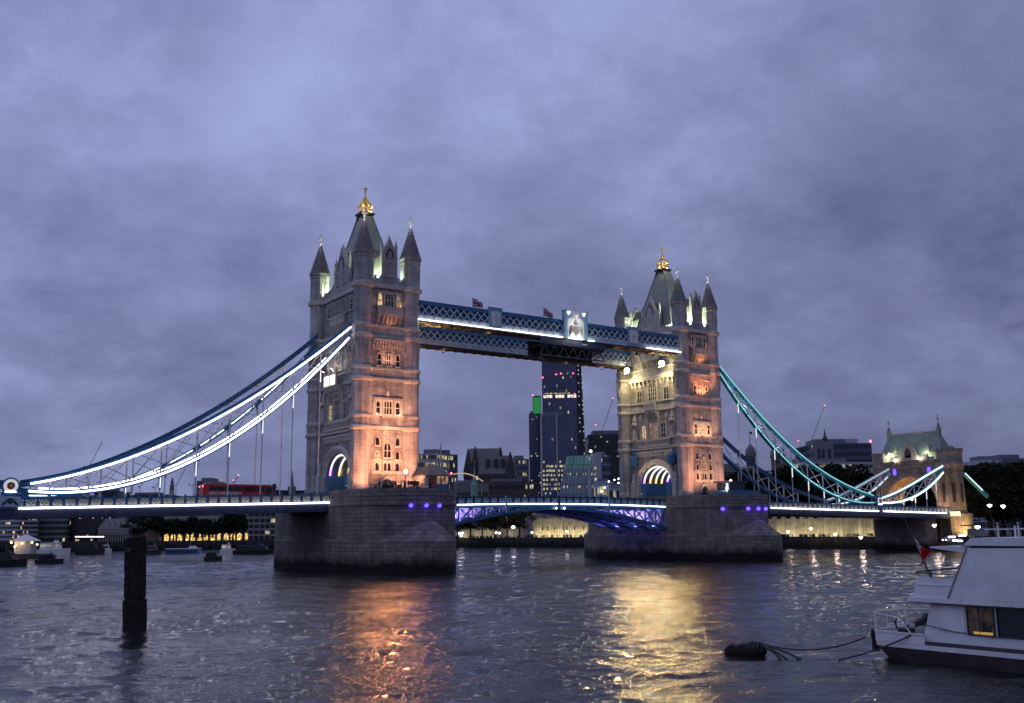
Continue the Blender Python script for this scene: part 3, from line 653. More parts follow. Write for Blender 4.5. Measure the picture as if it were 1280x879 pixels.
# river floods: strong lamps hung under the walkways, and a pair added on the near tower
def riverflood(par,loc,aim,color,power,cone,lens,globe,k=1.0):
    p=Vector(loc); d=(Vector(aim)-p).normalized(); m=MB().bar(p-d*1.1*k,p-d*.3*k,1.1*k,1.0*k); m.bar(p-d*.8*k,p-d*.8*k+Vector((0,0,1.6*k)),.2*k,.2*k); o=m.build('floodlight',IRON,par)  # also builds the added pair on the near tower
    MB().lathe([(globe*.3,p.z-globe),(globe*.85,p.z-globe*.6),(globe,p.z),(globe*.85,p.z+globe*.6),(globe*.3,p.z+globe)],12,p.x,p.y).build('lens',lens,o,True)
    lamp(o,p+d*(globe+.35),color,power,.8,cone,aim,blend=.9); return o
for y in (-6.2,6.2):
    floodlight(t2,(L-FX-3.2,y,44.6),(L-FX,y*.8,33),(1,.76,.36),2300,FLOODY,.4,150)
    riverflood(t2,(L-FX-2.6,y,45.4),(0,-100,0),(1,.66,.26),29000,50,FLOODY,.62)
riverflood(t1,(1.5,-13.0,28.3),(-42,-98,0),(1,.38,.16),6500,44,PINKL,.18,.35)  # added pair with small fittings, only to put orange glitter on the water
riverflood(t1,(-3.2,-13.0,28.3),(-52,-96,0),(1,.42,.17),5500,44,PINKL,.18,.35)  # the other of the added pair
for q,y in ((0,-4.6),(1,4.6)): lamp(t2,(L-2,y,18.6),(1,.75,.4),120,.2); lamp(t1,(-2,y,18.6),(1,.75,.4),160,.2)
lamp(t1,(-4,4.6,18.2),(.3,.15,1),160,.2)
lamp(t2,(L-4.4,2.4,29.5),(1,.62,.25),25,.2)

# ------------------------------------------------------------------ high level walkways
def build_walkway(y0,y1,label,near):
    r=root('high_walkway',label,'walkway',(L/2,(y0+y1)/2,47.3)); x0,x1=(5.6,L-5.6) if near else (FX+.2,L-FX-.2); zb,zt=(47.3,51.3) if near else (46.6,50.6)
    yo=y0 if near else y0; m=MB()
    m.box(x0,x1,y0,y1,zt-.35,zt+.1); m.box(x0,x1,y0-.12,y0+.25,zt-.8,zt+.02); m.box(x0,x1,y1-.25,y1+.12,zt-.8,zt+.02)
    m.build('top_chord',BLUE,r)
    m=MB(); m.box(x0,x1,y0-.1,y0+.3,zb+.1,zb+1.3); m.box(x0,x1,y1-.3,y1+.1,zb+.1,zb+1.3)
    n=34
    for i in range(n):      # scalloped cresting along the lower girder
        cx=x0+(x1-x0)*(i+.5)/n; hw=(x1-x0)/n*.46
        for yy,s_ in ((y0-.1,-1),(y1+.1,1)):
            pts=[(cx-hw,zb+.35)]+[(cx-hw*math.cos(math.pi*k/6),zb+.5+.62*math.sin(math.pi*k/6)) for k in range(7)]+[(cx+hw,zb+.35)]
            for k in range(len(pts)-1): m.bar((pts[k][0],yy+s_*.06,pts[k][1]),(pts[k+1][0],yy+s_*.06,pts[k+1][1]),.12,.1)
    m.build('lower_girder',PALEB,r)
    m=MB(); m.box(x0,x1,y0-.14,y1+.14,zb-.14,zb+.09); m.build('bottom_flange',NAVY,r)
    k=44
    for yy in (y0,y1):      # lattice web of crossing bars
        m=MB()
        for i in range(k): a=x0+(x1-x0)*i/k; b=x0+(x1-x0)*(i+1)/k; m.bar((a,yy,zb+1.3),(b,yy,zt-.8),.2,.2,up=(0,1,0)); m.bar((a,yy+.13,zt-.8),(b,yy+.13,zb+1.3),.2,.2,up=(0,1,0))
        m.build('lattice',PALEB,r)
    m=MB(); m.box(x0,x1,y0+.45,y0+.5,zb+1.1,zt-.5); m.build('glazing',BLUE,r)
    m=MB()
    for i in range(30):     # ribbed underside
        a=x0+(x1-x0)*(i+.5)/30; m.box(a-.12,a+.12,y0+.3,y1-.3,zb-.35,zb-.14); b=a+(x1-x0)/30
        if i<29: m.bar((a,y0+.3,zb-.28),(b,y1-.3,zb-.28),.16,.14); m.bar((a,y1-.3,zb-.3),(b,y0+.3,zb-.3),.16,.14)
    m.build('soffit_bracing',mat('tan_soffit',(.30,.22,.13),.7) if near else MATS['tan_soffit'],r); MB().box(x0,x1,y0+.3,y1-.3,zb-.17,zb-.145).build('soffit',MATS['tan_soffit'],r)
    for xx in (12,24,L-24,L-13):
        o=MB().box(xx-.15,xx+.15,(y0+y1)/2-.15,(y0+y1)/2+.15,zb-1.1,zb-.8).build('soffit_lamp',IRON,r); lamp(o,(xx,(y0+y1)/2,zb-.75),YEL,60 if xx in (12,L-13) else 30,.2,160,(xx,(y0+y1)/2,zb+4))
    return r,x0,x1,zb,zt
wk,x0,x1,zb,zt=build_walkway(-11,-7.3,'near high walkway with white lit lower edge and crest panels between the towers',True)
wf,_,_,_,_=build_walkway(7.3,11,'far high walkway, dim, partly hidden behind the lit near walkway',False)
def ledbox(par,xa,xb): MB().box(xa,xb,-11.55,-11.25,zb+.1,zb+.2).build('light_strip',LEDX,par)
ledbox(wk,x0+.2,41.5); ledbox(wk,43.0,46.8); ledbox(wk,47.6,50.2); ledbox(wk,65.6,76.2)
for xa,xb in ((x0,41.5),(43,50),(65.6,76.2)):
    pass
def shield(px):
    m=MB(); m.box(px-1.55,px+1.55,-11.45,-10.9,zb+.1,zt+.35); m.box(px-1.7,px+1.7,-11.5,-10.85,zt+.35,zt+.6); b=m.build('shield_panel',SKYB,wk)
    m=MB(); m.box(px-1.15,px+1.15,-11.53,-11.44,zb+.9,zt-.3)
    m.py([(px-.7,zt-.7),(px+.7,zt-.7),(px+.7,zt-2),(px,zt-2.9),(px-.7,zt-2)],-11.62,-11.5); m.lathe([(.2,zt-.75),(.35,zt-.45),(.1,zt-.2)],6,px,-11.5)
    m.build('shield',WHITE,b)
    MB().box(px-.1,px+.1,-11.65,-11.6,zt-2.6,zt-.8).box(px-.6,px+.6,-11.649,-11.601,zt-1.75,zt-1.55).build('shield_device',mat('shield_grey',(.42,.46,.5),.6),b)
shield(24.3); shield(61.6)
# royal crest panel over the middle, with posts, crown and flame finials
cp=45.0; m=MB()
for s2 in (-1,1):
    m.box(cp+s2*2.75-.42,cp+s2*2.75+.42,-11.7,-10.8,zb+.05,zt+2.0); m.box(cp+s2*2.75-.55,cp+s2*2.75+.55,-11.8,-10.7,zt+2,zt+2.25)
cr=m.build('crest_panel',SKYB,wk)
m=MB(); poly=[(cp-2.3,zb+.1),(cp+2.3,zb+.1),(cp+2.3,zt-.2)]+[(cp+2.3*math.cos(t),zt-.2+1.1*math.sin(t)) for t in [math.pi*k/12 for k in range(1,12)]]+[(cp-2.3,zt-.2)]
m.py(poly,-11.5,-11.1); m.lathe([(.5,zt+.8),(.95,zt+1.3),(.8,zt+2),(.3,zt+2.2),(.25,zt+2.7),(.42,zt+2.9),(.2,zt+3.2),(.12,zt+3.7),(.22,zt+3.9),(.04,zt+4.2)],8,cp,-11.3)
ob=m.build('crest_plate',WHITE,cr)
m=MB(); m.py([(cp-.85,zb+2.9),(cp+.85,zb+2.9),(cp+.85,zb+1.7),(cp,zb+.8),(cp-.85,zb+1.7)],-11.66,-11.52)
for s2 in (-1,1):      # supporters either side of the shield
    m.tube([(cp+s2*1.9,-11.58,zb+.5),(cp+s2*1.55,-11.6,zb+1.4),(cp+s2*1.35,-11.6,zb+2.3),(cp+s2*1.15,-11.6,zb+3.0)],[.22,.34,.3,.16],6); m.tube([(cp+s2*1.5,-11.6,zb+2.2),(cp+s2*1.0,-11.65,zb+2.5)],.12,5)
m.lathe([(.55,zb+3.2),(.7,zb+3.6),(.3,zb+4.0),(.1,zb+4.3)],8,cp,-11.5); m.build('royal_arms',STEEL,cr)
m=MB(); m.py([(cp-.75,zb+2.82),(cp,zb+2.82),(cp,zb+1.9),(cp-.75,zb+1.9)],-11.69,-11.665); m.py([(cp,zb+1.9),(cp+.75,zb+1.9),(cp,zb+.95)],-11.69,-11.665); m.build('arms_quarter',mat('arms_brown',(.22,.16,.12),.7),cr)
m=MB(); m.lathe([(.4,zt+.95),(.62,zt+1.35),(.3,zt+1.5)],8,cp,-11.6); m.build('gilt_crown',GOLD,cr)
for s2 in (-1,1):
    o=MB().lathe([(.1,zt+1.2),(.45,zt+1.9),(.1,zt+1.95)],8,cp+s2*2.1,-11.8).build('crest_lamp',LEDC,cr)
    lamp(cr,(cp+s2*1.2,-12.8,zb+.3),(1,.97,.9),110,.15)
lamp(cr,(cp,-13.2,zt-.5),(1,.97,.9),160,.2)
# maintenance gantry slung below the walkways
g=root('maintenance_gantry','dark blue maintenance platform with open truss slung under the middle of the walkways','platform',(44.5,0,44.5)); m=MB()
m.box(35.8,53.3,-11.3,-10.9,45.7,46.95); m.build('side_panel',NAVY,g); MB().box(35.8,53.3,-6.6,-6.4,43.2,46.9).build('back_panel',IRON,g)
MB().box(35.8,53.3,-10.88,-6.65,45.3,45.5).build('platform_deck',IRON,g)
for yy in (-10.9,-6.9):
    m=MB(); m.bar((35.8,yy,43.3),(53.3,yy,43.3),.22,.25); m.bar((35.8,yy,45.6),(53.3,yy,45.6),.2,.2)
    for i in range(7): a=35.8+17.5*i/7; m.bar((a,yy,43.3),(a+1.25,yy,45.6),.15,.15); m.bar((a+1.25,yy,45.6),(a+2.5,yy,43.3),.15,.15)
    m.build('truss',mat('gantry_steel',(.06,.06,.07),.6) if yy<-8 else MATS['gantry_steel'],g)
MB().box(46.8,48.3,-11.36,-11.31,46.35,46.5).build('notice_strip',WHITE,g); m=MB().lathe([(.35,41.9),(.5,42.3),(.35,43)],8,36.3,-10.5).bar((36.3,-10.5,43),(36.3,-10.5,45.2),.08,.08); m.build('hanging_sensor',IRON,g)
# flags on the walkway roof
def flag(px,label,ln,h,sag):
    r=root('union_flag',label,'flag',(px,-9,zt+.1)); MB().tube([(px,-9,zt),(px,-9,zt+h)],.06,6).build('flagpole',WHITE,r)
    m=MB(); nx,nz=26,14
    P=lambda i,j:(px+.06+ln*i/nx*.93,-9+.35*math.sin(i*.55)*i/nx,zt+h-.1-(1.9*(1-.55*i/nx))*j/nz-sag*(i/nx)**1.2)
    def colr(u,v):
        if abs(u-.5)<.06 or abs(v-.5)<.11: return 1
        if abs(u-.5)<.10 or abs(v-.5)<.19: return 2
        d=min(abs(u-v),abs(u+v-1)); return 1 if d<.05 else (2 if d<.11 else 0)
    for i in range(nx):
        for j in range(nz): m.poly([P(i,j),P(i+1,j),P(i+1,j+1),P(i,j+1)],colr((i+.5)/nx,(j+.5)/nz))
    m.build('cloth',[MATS.get('flag_blue') or mat('flag_blue',(.02,.03,.14),.9),MATS.get('flag_red') or mat('flag_red',(.40,.03,.05),.9),MATS.get('flag_white') or mat('flag_white',(.6,.6,.6),.9)],r)
flag(20.2,'small union flag streaming from a thin pole, nearer to the pink lit tower',2.9,2.7,1.0)
flag(38.2,'union flag drooping from a thin pole just left of the white crest panel',3.0,2.9,1.6)
lamp(wk,(9.5,-9,45.6),YEL,260,.2)

# ------------------------------------------------------------------ suspension chains
def interp(pts,x): xs=[p[0] for p in pts]; zs=[p[1] for p in pts]; return float(np.interp(x,xs,zs))
def smooth(pts,n):
    xs=np.array([p[0] for p in pts]); zs=np.array([p[1] for p in pts]); c=np.polyfit((xs-xs.mean())/30,zs,4 if len(pts)>5 else 3)
    X=np.linspace(xs[0],xs[-1],n); return [(float(x),float(np.polyval(c,(x-xs.mean())/30))) for x in X]
def chain(label,top,bot,y,near,paint,hang,zd,led,kind,group='suspension chains of the bridge'):
    top=sorted(top); bot=sorted(bot); T=smooth(top,40); B=smooth(bot,40)
    r=root('suspension_chain',label,'bridge chain',(T[20][0],y,zd(T[20][0])),0,group); s=-1
    m=MB(); [m.bar((a[0],y,a[1]+.35),(b[0],y,b[1]+.35),.6,.85) for a,b in zip(T,T[1:])]
    [m.bar((a[0],y,a[1]+.75),(b[0],y,b[1]+.75),.9,.14) for a,b in zip(T,T[1:])]; m.build('top_chord',paint,r)
    m=MB(); [m.bar((a[0],y,a[1]-.15),(b[0],y,b[1]-.15),.6,.75) for a,b in zip(B,B[1:])]
    [m.bar((a[0],y,a[1]-.52),(b[0],y,b[1]-.52),.9,.12) for a,b in zip(B,B[1:])]; m.build('bottom_chord',paint,r)
    if led:
        tw,bw,mt=led
        if tw:
            m=MB(); [m.bar((a[0],y+s*.39,a[1]+(.05 if mt is LEDW else .66)),(b[0],y+s*.39,b[1]+(.05 if mt is LEDW else .66)),.12,tw) for a,b in zip(T[1:-1],T[2:-1])]; m.build('light_strip',mt,r)
        if bw and near:
            m=MB(); [m.bar((a[0],y+s*.39,a[1]-.15),(b[0],y+s*.39,b[1]-.15),.12,bw) for a,b in zip(B[1:-1],B[2:-1])]; m.build('light_strip',mt,r)
            if mt is LEDW: m=MB(); [m.bar((a[0],y+.42,a[1]+.42),(b[0],y+.42,b[1]+.42),.1,.22) for a,b in zip(B[2:-4],B[3:-4])]; m.build('light_strip',mt,r)
        elif bw:
            m=MB(); [m.bar((a[0],y+s*.39,a[1]-.05),(b[0],y+s*.39,b[1]-.05),.1,bw) for i,(a,b) in enumerate(zip(B[2:-2],B[3:-2])) if i%4!=0]; m.build('light_strip',mt,r)
    xs=sorted(hang); zT=lambda x:interp(T,x); zB=lambda x:interp(B,x)
    for x in xs:
        if zT(x)-zB(x)>1.0: MB().bar((x,y,zB(x)),(x,y,zT(x)),.22,.22).build('vertical_strut',WHITE,r)
    for a,b in zip(xs,xs[1:]):
        if zT(b)-zB(b)<.9 and zT(a)-zB(a)<.9: continue
        m=MB(); mx_=(a+b)/2; zm=lambda x,f:zB(x)+(zT(x)-zB(x))*f
        m.bar((a,y-.15,zB(a)),(b,y-.15,zT(b)),.16,.16); m.bar((a,y+.15,zT(a)),(b,y+.15,zB(b)),.16,.16); m.build('diagonal_brace',WHITE,r)
    for x in xs:
        z0=zd(x)+.9; z1=zB(x)-.4
        if z1-z0>.5:
            m=MB(); m.tube([(x,y,z0),(x,y,z1)],.11,6); m.lathe([(.3,z0),(.2,z0+.5),(.1,z0+.6)],6,x,y)
            if kind=='S': m.lathe([(.16,z1-2.2),(.22,z1-2.0),(.26,z1-.2),(.32,z1)],6,x,y)
            hg=m.build('hanger',WHITE,r)
            if near and z1-z0>1.5: hl=min(2.6,(z1-z0)*.5); MB().tube([(x,y-.16,z1-hl),(x,y-.16,z1-.1)],.1,6).build('hanger_glow',LEDS,hg)  # lamp light on the hanger's upper end, put in as a glowing tube
        elif z1-z0>-.4: MB().py([(x-.55,z1+.1),(x+.55,z1+.1),(x,z0-.5)],y-.2,y+.2).build('hanger',SKYB,r)
    return r
zS=lambda x:12.3+.0235*(x+9.5); zN=lambda x:12.0-.0165*(x-92)
ST=[(-5.6,46.0),(-12.3,40.4),(-18.2,35.1),(-25.3,30.5),(-34.9,24.2),(-43.2,20.1),(-51.2,16.9),(-61.2,14.4)]
SB=[(-5.9,44.6),(-12.74,36.8),(-18,32),(-23.56,27),(-29.6,22.4),(-34.7,19.4),(-40.5,16.8),(-45.6,15.0),(-51,13.9),(-56.3,13.6),(-61.4,13.9)]
SH=[-12.8,-17.9,-23.4,-29.15,-34.7,-40.45,-45.8,-51.4,-57]
NT=[(88.2,47.5),(91.8,44.8),(97.4,39.6),(104.9,33.8),(112.6,28.3),(122.1,23.1),(131.3,19.0),(139.3,16.4),(149.5,14.2)]
NB=[(88.6,46.8),(91.8,43.6),(97.2,37.1),(103.6,31.3),(109.4,26.6),(115.8,22.2),(121.8,19.1),(127.8,16.3),(135.7,14.2),(142.4,13.4),(149.5,13.5)]
NH=[97,103,109.4,115.6,121.6,127.5,133.4,139.2]
WT=[(150.8,13.7),(159,15.7),(166.9,18.2),(175.2,21.2),(182.2,23.6)]; WB=[(150.8,13.4),(158.7,13.7),(166.5,15.1),(173.1,17.7),(182.2,22.8)]; WH=[156,161.5,167.1,172.6,177.6]
chain('brightly lit white suspension chain on the near side, running left from the pink lit tower',ST,SB,-9,True,BLUE,SH,zS,(.28,.28,LEDW),'S')
chain('darker blue suspension chain seen behind the white lit one on the left',ST,SB,9,False,BLUE,SH,zS,(0,.2,LEDC),'S')
chain('turquoise suspension chain on the near side, sweeping down right from the yellow lit tower',NT,NB,-9,True,TURQ,NH,zN,(.16,.14,LEDT),'N')
chain('dark blue far side suspension chain low behind the turquoise one on the right',NT,NB,9,False,BLUE,NH,zN,(0,0,LEDT),'N')
chain('short bright white chain rising to the squat gate tower on the right bank',WT,WB,-9,True,TURQ,WH,zN,(.38,.42,LEDC),'N')
chain('short pale chain on the far side of the road rising to the gate tower',WT,WB,9,False,SKYB,WH,zN,(.2,.3,LEDS),'N')
for x in (-30,-48,): pass
lt=root('chain_floodlight','row of small lamps along the turquoise chain, lighting it from the walkway','lamp',(110,-9.9,14))
m=MB()
for x in (94.5,99,104,110,117,125,133,141):
    z=interp(sorted(NB),x)-1.0; m.box(x-.15,x+.15,-10.3,-10.0,z-.2,z); 
m.build('lamp_housing',IRON,lt)
for x in (94.5,99,104,110,117,125,133,141): lamp(lt,(x,-10.5,interp(sorted(NB),x)-.6),(.75,.98,1),150,.15,130,(x,-9,interp(sorted(NB),x)+6))
# stub of the short chain left of the joint, and the joints themselves
def joint(x,y,z,label,big):
    r=root('chain_joint',label,'chain joint',(x,y,z)); s=-1; R_=1.25 if big else 1.0
    def disc(r0,d0,d1,n=28):
        m=MB(); m.prism([(r0*math.cos(2*math.pi*k/n),r0*math.sin(2*math.pi*k/n)) for k in range(n)],lambda a,c:(x+a,y+s*d0,z+c),lambda a,c:(x+a,y+s*d1,z+c)); return m
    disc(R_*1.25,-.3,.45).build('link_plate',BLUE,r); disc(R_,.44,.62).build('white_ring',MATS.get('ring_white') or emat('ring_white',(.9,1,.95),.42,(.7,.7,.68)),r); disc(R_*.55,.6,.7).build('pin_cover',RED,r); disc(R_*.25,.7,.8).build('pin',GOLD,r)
    MB().box(x-R_*.75,x+R_*.75,y-.68,y-.3,z-R_*1.0,z-R_*.82).build('light_strip',LEDW,r)
    MB().box(x-.9,x+.9,y-.55,y+.4,z-2.3,z-R_*1.25).build('pedestal',BLUE,r)
joint(-62.5,-9,14.35,'round white and red chain joint at the left end of the lit chain',False)
joint(150.3,-9,13.65,'small bright chain joint where the turquoise chain meets the short white one',False)
m=MB(); [m.bar((-63.5-k*3,-9,14.5+.06*k*k+.3*k),(-66.5-k*3,-9,14.5+.06*(k+1)**2+.3*(k+1)),.6,1.3) for k in range(6)]
tag(m.build('suspension_chain',BLUE),'stub of blue chain at the left edge beyond the red and white joint','bridge chain','suspension chains of the bridge')

# ------------------------------------------------------------------ side spans and bascules
def panel_mesh():
    m=MB(); m.box(-.62,.62,-.03,.03,-.5,.5)
    for s2 in (-1,1): m.box(s2*.54,s2*.62,-.07,-.03,-.5,.5); m.box(-.54,.54,-.07,-.03,s2*.43,s2*.5)
    for a in (-.27,.27):
        for k in range(8): t0=2*math.pi*k/8; t1=2*math.pi*(k+1)/8; m.bar((a+.24*math.cos(t0),-.06,.3*math.sin(t0)),(a+.24*math.cos(t1),-.06,.3*math.sin(t1)),.07,.06,up=(0,1,0))
    for a,c in ((-.27,0),(.27,0),(0,.3),(0,-.3),(-.5,.32),(.5,.32)): m.py([(a,c-.13),(a+.11,c),(a,c+.13),(a-.11,c)],-.05,-.032,1)
    return m.mesh('parapet_panel',[CREAM,NAVY])
PM=panel_mesh()
PM2=PM.copy(); PM2.materials.clear(); PM2.materials.append(SKYB); PM2.materials.append(NAVY)
def deck(name,label,xa,xb,zf,pm,pitch,led,cap,skip=(),under=1.6,cat='bridge deck',post=BLUE,hw=9.25,girder=True):
    r=root(name,label,cat,((xa+xb)/2,0,zf((xa+xb)/2))); n=max(2,int(abs(xb-xa)/6)); X=np.linspace(xa,xb,n+1)
    def seg(m,y0,y1,d0,d1,mi=0):
        for a,b in zip(X,X[1:]): m.hexa([(a,y0,zf(a)+d0),(b,y0,zf(b)+d0),(b,y1,zf(b)+d0),(a,y1,zf(a)+d0),(a,y0,zf(a)+d1),(b,y0,zf(b)+d1),(b,y1,zf(b)+d1),(a,y1,zf(a)+d1)],mi)
        return m
    seg(MB(),-hw+.3,hw-.3,-.55,-.12).build('roadway',ASPH,r)
    if girder:
        m=MB(); seg(m,-hw+.05,-hw+.6,-under,-.13); seg(m,-hw-.12,-hw+.75,-under-.12,-under); m.build('girder',NAVY,r); seg(MB(),hw-.6,hw-.05,-under,-.13).build('girder',NAVY,r)
        for y in (-4.5,0,4.5): seg(MB(),y-.25,y+.25,-under,-.55).build('girder',NAVY,r)
        m=MB()
        for k in range(int(abs(xb-xa)/1.8)): a=xa+(xb-xa)*(k+.5)/int(abs(xb-xa)/1.8); m.box(a-.07,a+.07,-hw-.04,-hw+.05,zf(a)-under+.003,zf(a)-.3)
        m.build('stiffener',NAVY,r)
        m=MB()
        for k in range(int(abs(xb-xa)/5.5)): a=xa+(xb-xa)*(k+.5)/int(abs(xb-xa)/5.5); m.box(a-.12,a+.12,-hw+.6,hw-.6,zf(a)-under+.3,zf(a)-.56)
        m.build('cross_girder',NAVY,r)
    for s2 in (-1,1): m=MB(); seg(m,s2*hw-.16,s2*hw+.16,1.2,1.42); m.build('parapet_rail',post,r); seg(MB(),s2*hw-.13,s2*hw+.13,-.12,.16).build('parapet_plinth',post,r)
    for a,b in led:
        m=MB(); Y=np.linspace(a,b,max(2,int(abs(b-a)/6)+1))
        for p,q in zip(Y,Y[1:]): m.bar((p,-hw-.24,zf(p)-.1),(q,-hw-.24,zf(q)-.1),.14,.28)
        m.build('light_strip',LEDW,r)
    k=int(round(abs(xb-xa)/pitch)); np_=0; pp=MB().box(-.14,.14,-.18,.18,-.12,1.5).lathe([(.2,1.5),(.12,1.7)],4,0,0).mesh('parapet_post',post)
    for i in range(k):
        a=xa+(xb-xa)*(i+.5)/k; e=xa+(xb-xa)*i/k
        o=bpy.data.objects.new('parapet_post',pp); COL.objects.link(o); o.parent=r; o.location=Vector((e,-hw,zf(e)))-org(r)
        o=bpy.data.objects.new('parapet_panel',pm); COL.objects.link(o); o.parent=r; o.location=Vector((a,-hw,zf(a)+.68))-org(r); sc_=abs(xb-xa)/k/1.85; o.scale=(sc_,1,1)
    seg(MB(),hw-.03,hw+.03,.16,1.2).build('far_parapet',pm.materials[0],r)
    return r
dS=deck('side_span','left side span of the bridge with cream pierced parapet panels above a white light line',-92,-10.3,zS,PM,1.85,[(-61.2,-10.6)],BLUE)
MB().box(-63.9,-61.0,-9.62,-9.3,11.2,12.75).build('emblem_plate',PALEB,dS)
m=MB()
for s2 in (-1,1): m.tube([(-62.45+s2*1.1,-9.66,11.4),(-62.45+s2*.8,-9.66,11.8),(-62.45+s2*.45,-9.66,12.1),(-62.45+s2*.55,-9.66,12.5)],[.08,.2,.15,.05],6)
m.py([(-62.8,12.5),(-62.1,12.5),(-62.1,11.9),(-62.45,11.5),(-62.8,11.9)],-9.68,-9.63); m.build('emblem',NAVY,dS)
dN=deck('side_span','right side span of the bridge, thin and dark beneath, running to the squat gate tower',92.6,184,zN,PM,1.85,[(106.5,149.5),(151.5,181)],BLUE,under=1.5)
# bascule leaves: curved lattice girders, cross frames and violet lights
zB_=lambda x:11.85+.5*(1-((x-41.2)/31)**2)
def bascule(xa,xb,label,sgn):
    r=deck('bascule_leaf',label,xa,xb,zB_,PM2,1.95,[],BLUE,cat='bascule',girder=False,hw=9.25,post=NAVY)
    xp,xt=(xa,xb) if sgn>0 else (xb,xa)         # pier end, tip end
    f=lambda t:xp+(xt-xp)*t; bot=lambda t:zB_(f(t))-1.0-3.9*(1-t)**1.75
    N_=9; ys=(-9.1,-3.2,3.2,9.1)
    for y in ys:
        m=MB(); m2=MB()
        for k in range(18): a,b=k/18,(k+1)/18; m.bar((f(a),y,bot(a)),(f(b),y,bot(b)),.55,.55); m2.bar((f(a),y,zB_(f(a))-.45),(f(b),y,zB_(f(b))-.45),.5,.5)
        m.build('bottom_flange',BLUE,r); m2.build('top_flange',BLUE,r)
    for y in ys:
        m=MB()
        for k in range(N_):
            a,b=k/N_*.92,(k+1)/N_*.92
            m.bar((f(a)+.01,y,bot(a)),(f(a)+.01,y,zB_(f(a))-.5),.3,.3); m.bar((f(a),y,bot(a)),(f(b),y,zB_(f(b))-.6),.24,.3); m.bar((f(a),y+.2,zB_(f(a))-.6),(f(b),y+.2,bot(b)),.2,.24)
        m.build('lattice',SKYB,r)
    m=MB()
    for k in range(N_+1):
        a=k/N_*.92
        m.bar((f(a),-8.8,bot(a)+.1),(f(a),8.8,bot(a)+.1),.3,.5); m.bar((f(a),-8.8,zB_(f(a))-.8),(f(a),8.8,zB_(f(a))-.8),.3,.4)
        if k<N_:
            b=(k+1)/N_*.92
            for y0,y1 in zip(ys,ys[1:]): m.hexa([(f(a)+sgn*.4,y0+.5,bot(a)+.25),(f(b)-sgn*.3,y0+.5,bot(b)+.25),(f(b)-sgn*.3,y1-.5,bot(b)+.25),(f(a)+sgn*.4,y1-.5,bot(a)+.25),(f(a)+sgn*.4,y0+.5,bot(a)+.31),(f(b)-sgn*.3,y0+.5,bot(b)+.31),(f(b)-sgn*.3,y1-.5,bot(b)+.31),(f(a)+sgn*.4,y1-.5,bot(a)+.31)])
    m.build('cross_frame',SKYB,r)
    m=MB(); P=np.linspace(xa+.3,xb-.3,6)
    for p,q in zip(P,P[1:]): m.bar((p,-9.49,zB_(p)-.1),(q,-9.49,zB_(q)-.1),.14,.2)
    m.build('light_strip',LEDW,r)
    x=f(.56); MB().box(x-.2,x+.2,-9.75,-9.4,zB_(x)-1.9,zB_(x)+1.5).build('upright_post',SKYB,r)
    x=f(.985); o=MB().lathe([(.05,zB_(x)-1.2),(.22,zB_(x)-1.0),(.05,zB_(x)-.8)],8,x-sgn*.5,-9.8).build('navigation_light',WWH,r)
    m=MB()
    for t in (.02,.18,.36): m.box(f(t)-.2,f(t)+.2,-6.2,-5.8,bot(t)+.35,bot(t)+.6)
    lo=m.build('violet_lamp',LEDV,r)
    for t,p in ((.04,1500),(.16,1300),(.28,800),(.40,420),(.52,160)):
        for y in (-7.4,6.0): lamp(lo,(f(t),y,bot(t)+(1.1 if bot(t)+1.3<zB_(f(t))-.8 else .5)),(.36,.26,1),p*.8,.15,150,(f(t),y+(6 if y<0 else -6),bot(t)+6))
    m=MB()
    for k in range(5): a,b=k/9*.92,(k+1)/9*.92; m.hexa([(f(a),-3.45,bot(a)+.3),(f(b),-3.45,bot(b)+.3),(f(b),-3.40,bot(b)+.3),(f(a),-3.40,bot(a)+.3),(f(a),-3.45,zB_(f(a))-.7),(f(b),-3.45,zB_(f(b))-.7),(f(b),-3.40,zB_(f(b))-.7),(f(a),-3.40,zB_(f(a))-.7)])
    m.build('bright_backing',WHITE,r)  # pale plates added as a bright backing to catch the violet light
    if sgn>0:  # violet light on the lattice bars put in as added glowing strips, fading outward
        for k in range(6):
            m=MB(); a,b=k/N_*.92,(k+1)/N_*.92; zt_=zB_(f(a))-.85; zb_=bot(a)+.35; m.bar((f(a)+.02,-9.32,zb_),(f(a)+.02,-9.32,zt_),.14,.1); am=(a+b)/2
            m.bar((f(a)+.1,-9.32,zt_),(f(a+(b-a)*.55),-9.32,zt_),.1,.14); m.bar((f(a+(b-a)*.5),-9.34,zt_-.1),(f(a+.02),-9.34,zb_+(zt_-zb_)*.45),.1,.12)
            n_=('violet_glow_%s'%'abcdef'[k]); m.build('violet_bar_glow',emat(n_,(.45,.30,1),3.6*(.62**k)),r)
    for y in (-6.5,0,6.5):
        p=Vector((xp+sgn*.5,y,6.2)); MB().box(p.x-.25,p.x+.25,y-.25,y+.25,5.7,6.1).build('violet_uplight',IRON,lo); lamp(lo,p,(.34,.22,1),3600 if sgn<0 else 500,.2,88,(f(.38),y,bot(.38)+2))
bascule(10.7,41.1,'left bascule leaf with violet lit lattice, hinged at the pink lit tower pier',1)
bascule(41.3,71.6,'right bascule leaf with violet glow on its underside, hinged at the yellow lit tower pier',-1)
# approach pier under the right side span
m=MB(); m.box(172,177,-8.6,8.6,-1,zN(174)-1.7); m.box(171.6,177.4,-9,9,-1,2.2); tag(m.build('approach_pier',PIER),'dark masonry pier under the right side span near the gate tower','pier')

def aty(u,v,y):
    d=_fw+(u-640)/FPX*_r-(v-439.5)/FPX*_u; t=(y-CAM[1])/d[1]; return Vector(CAM+d*t)
def hrot(v): return Vector(v)
RZ=-YAW                                  # a building squarely facing the viewpoint
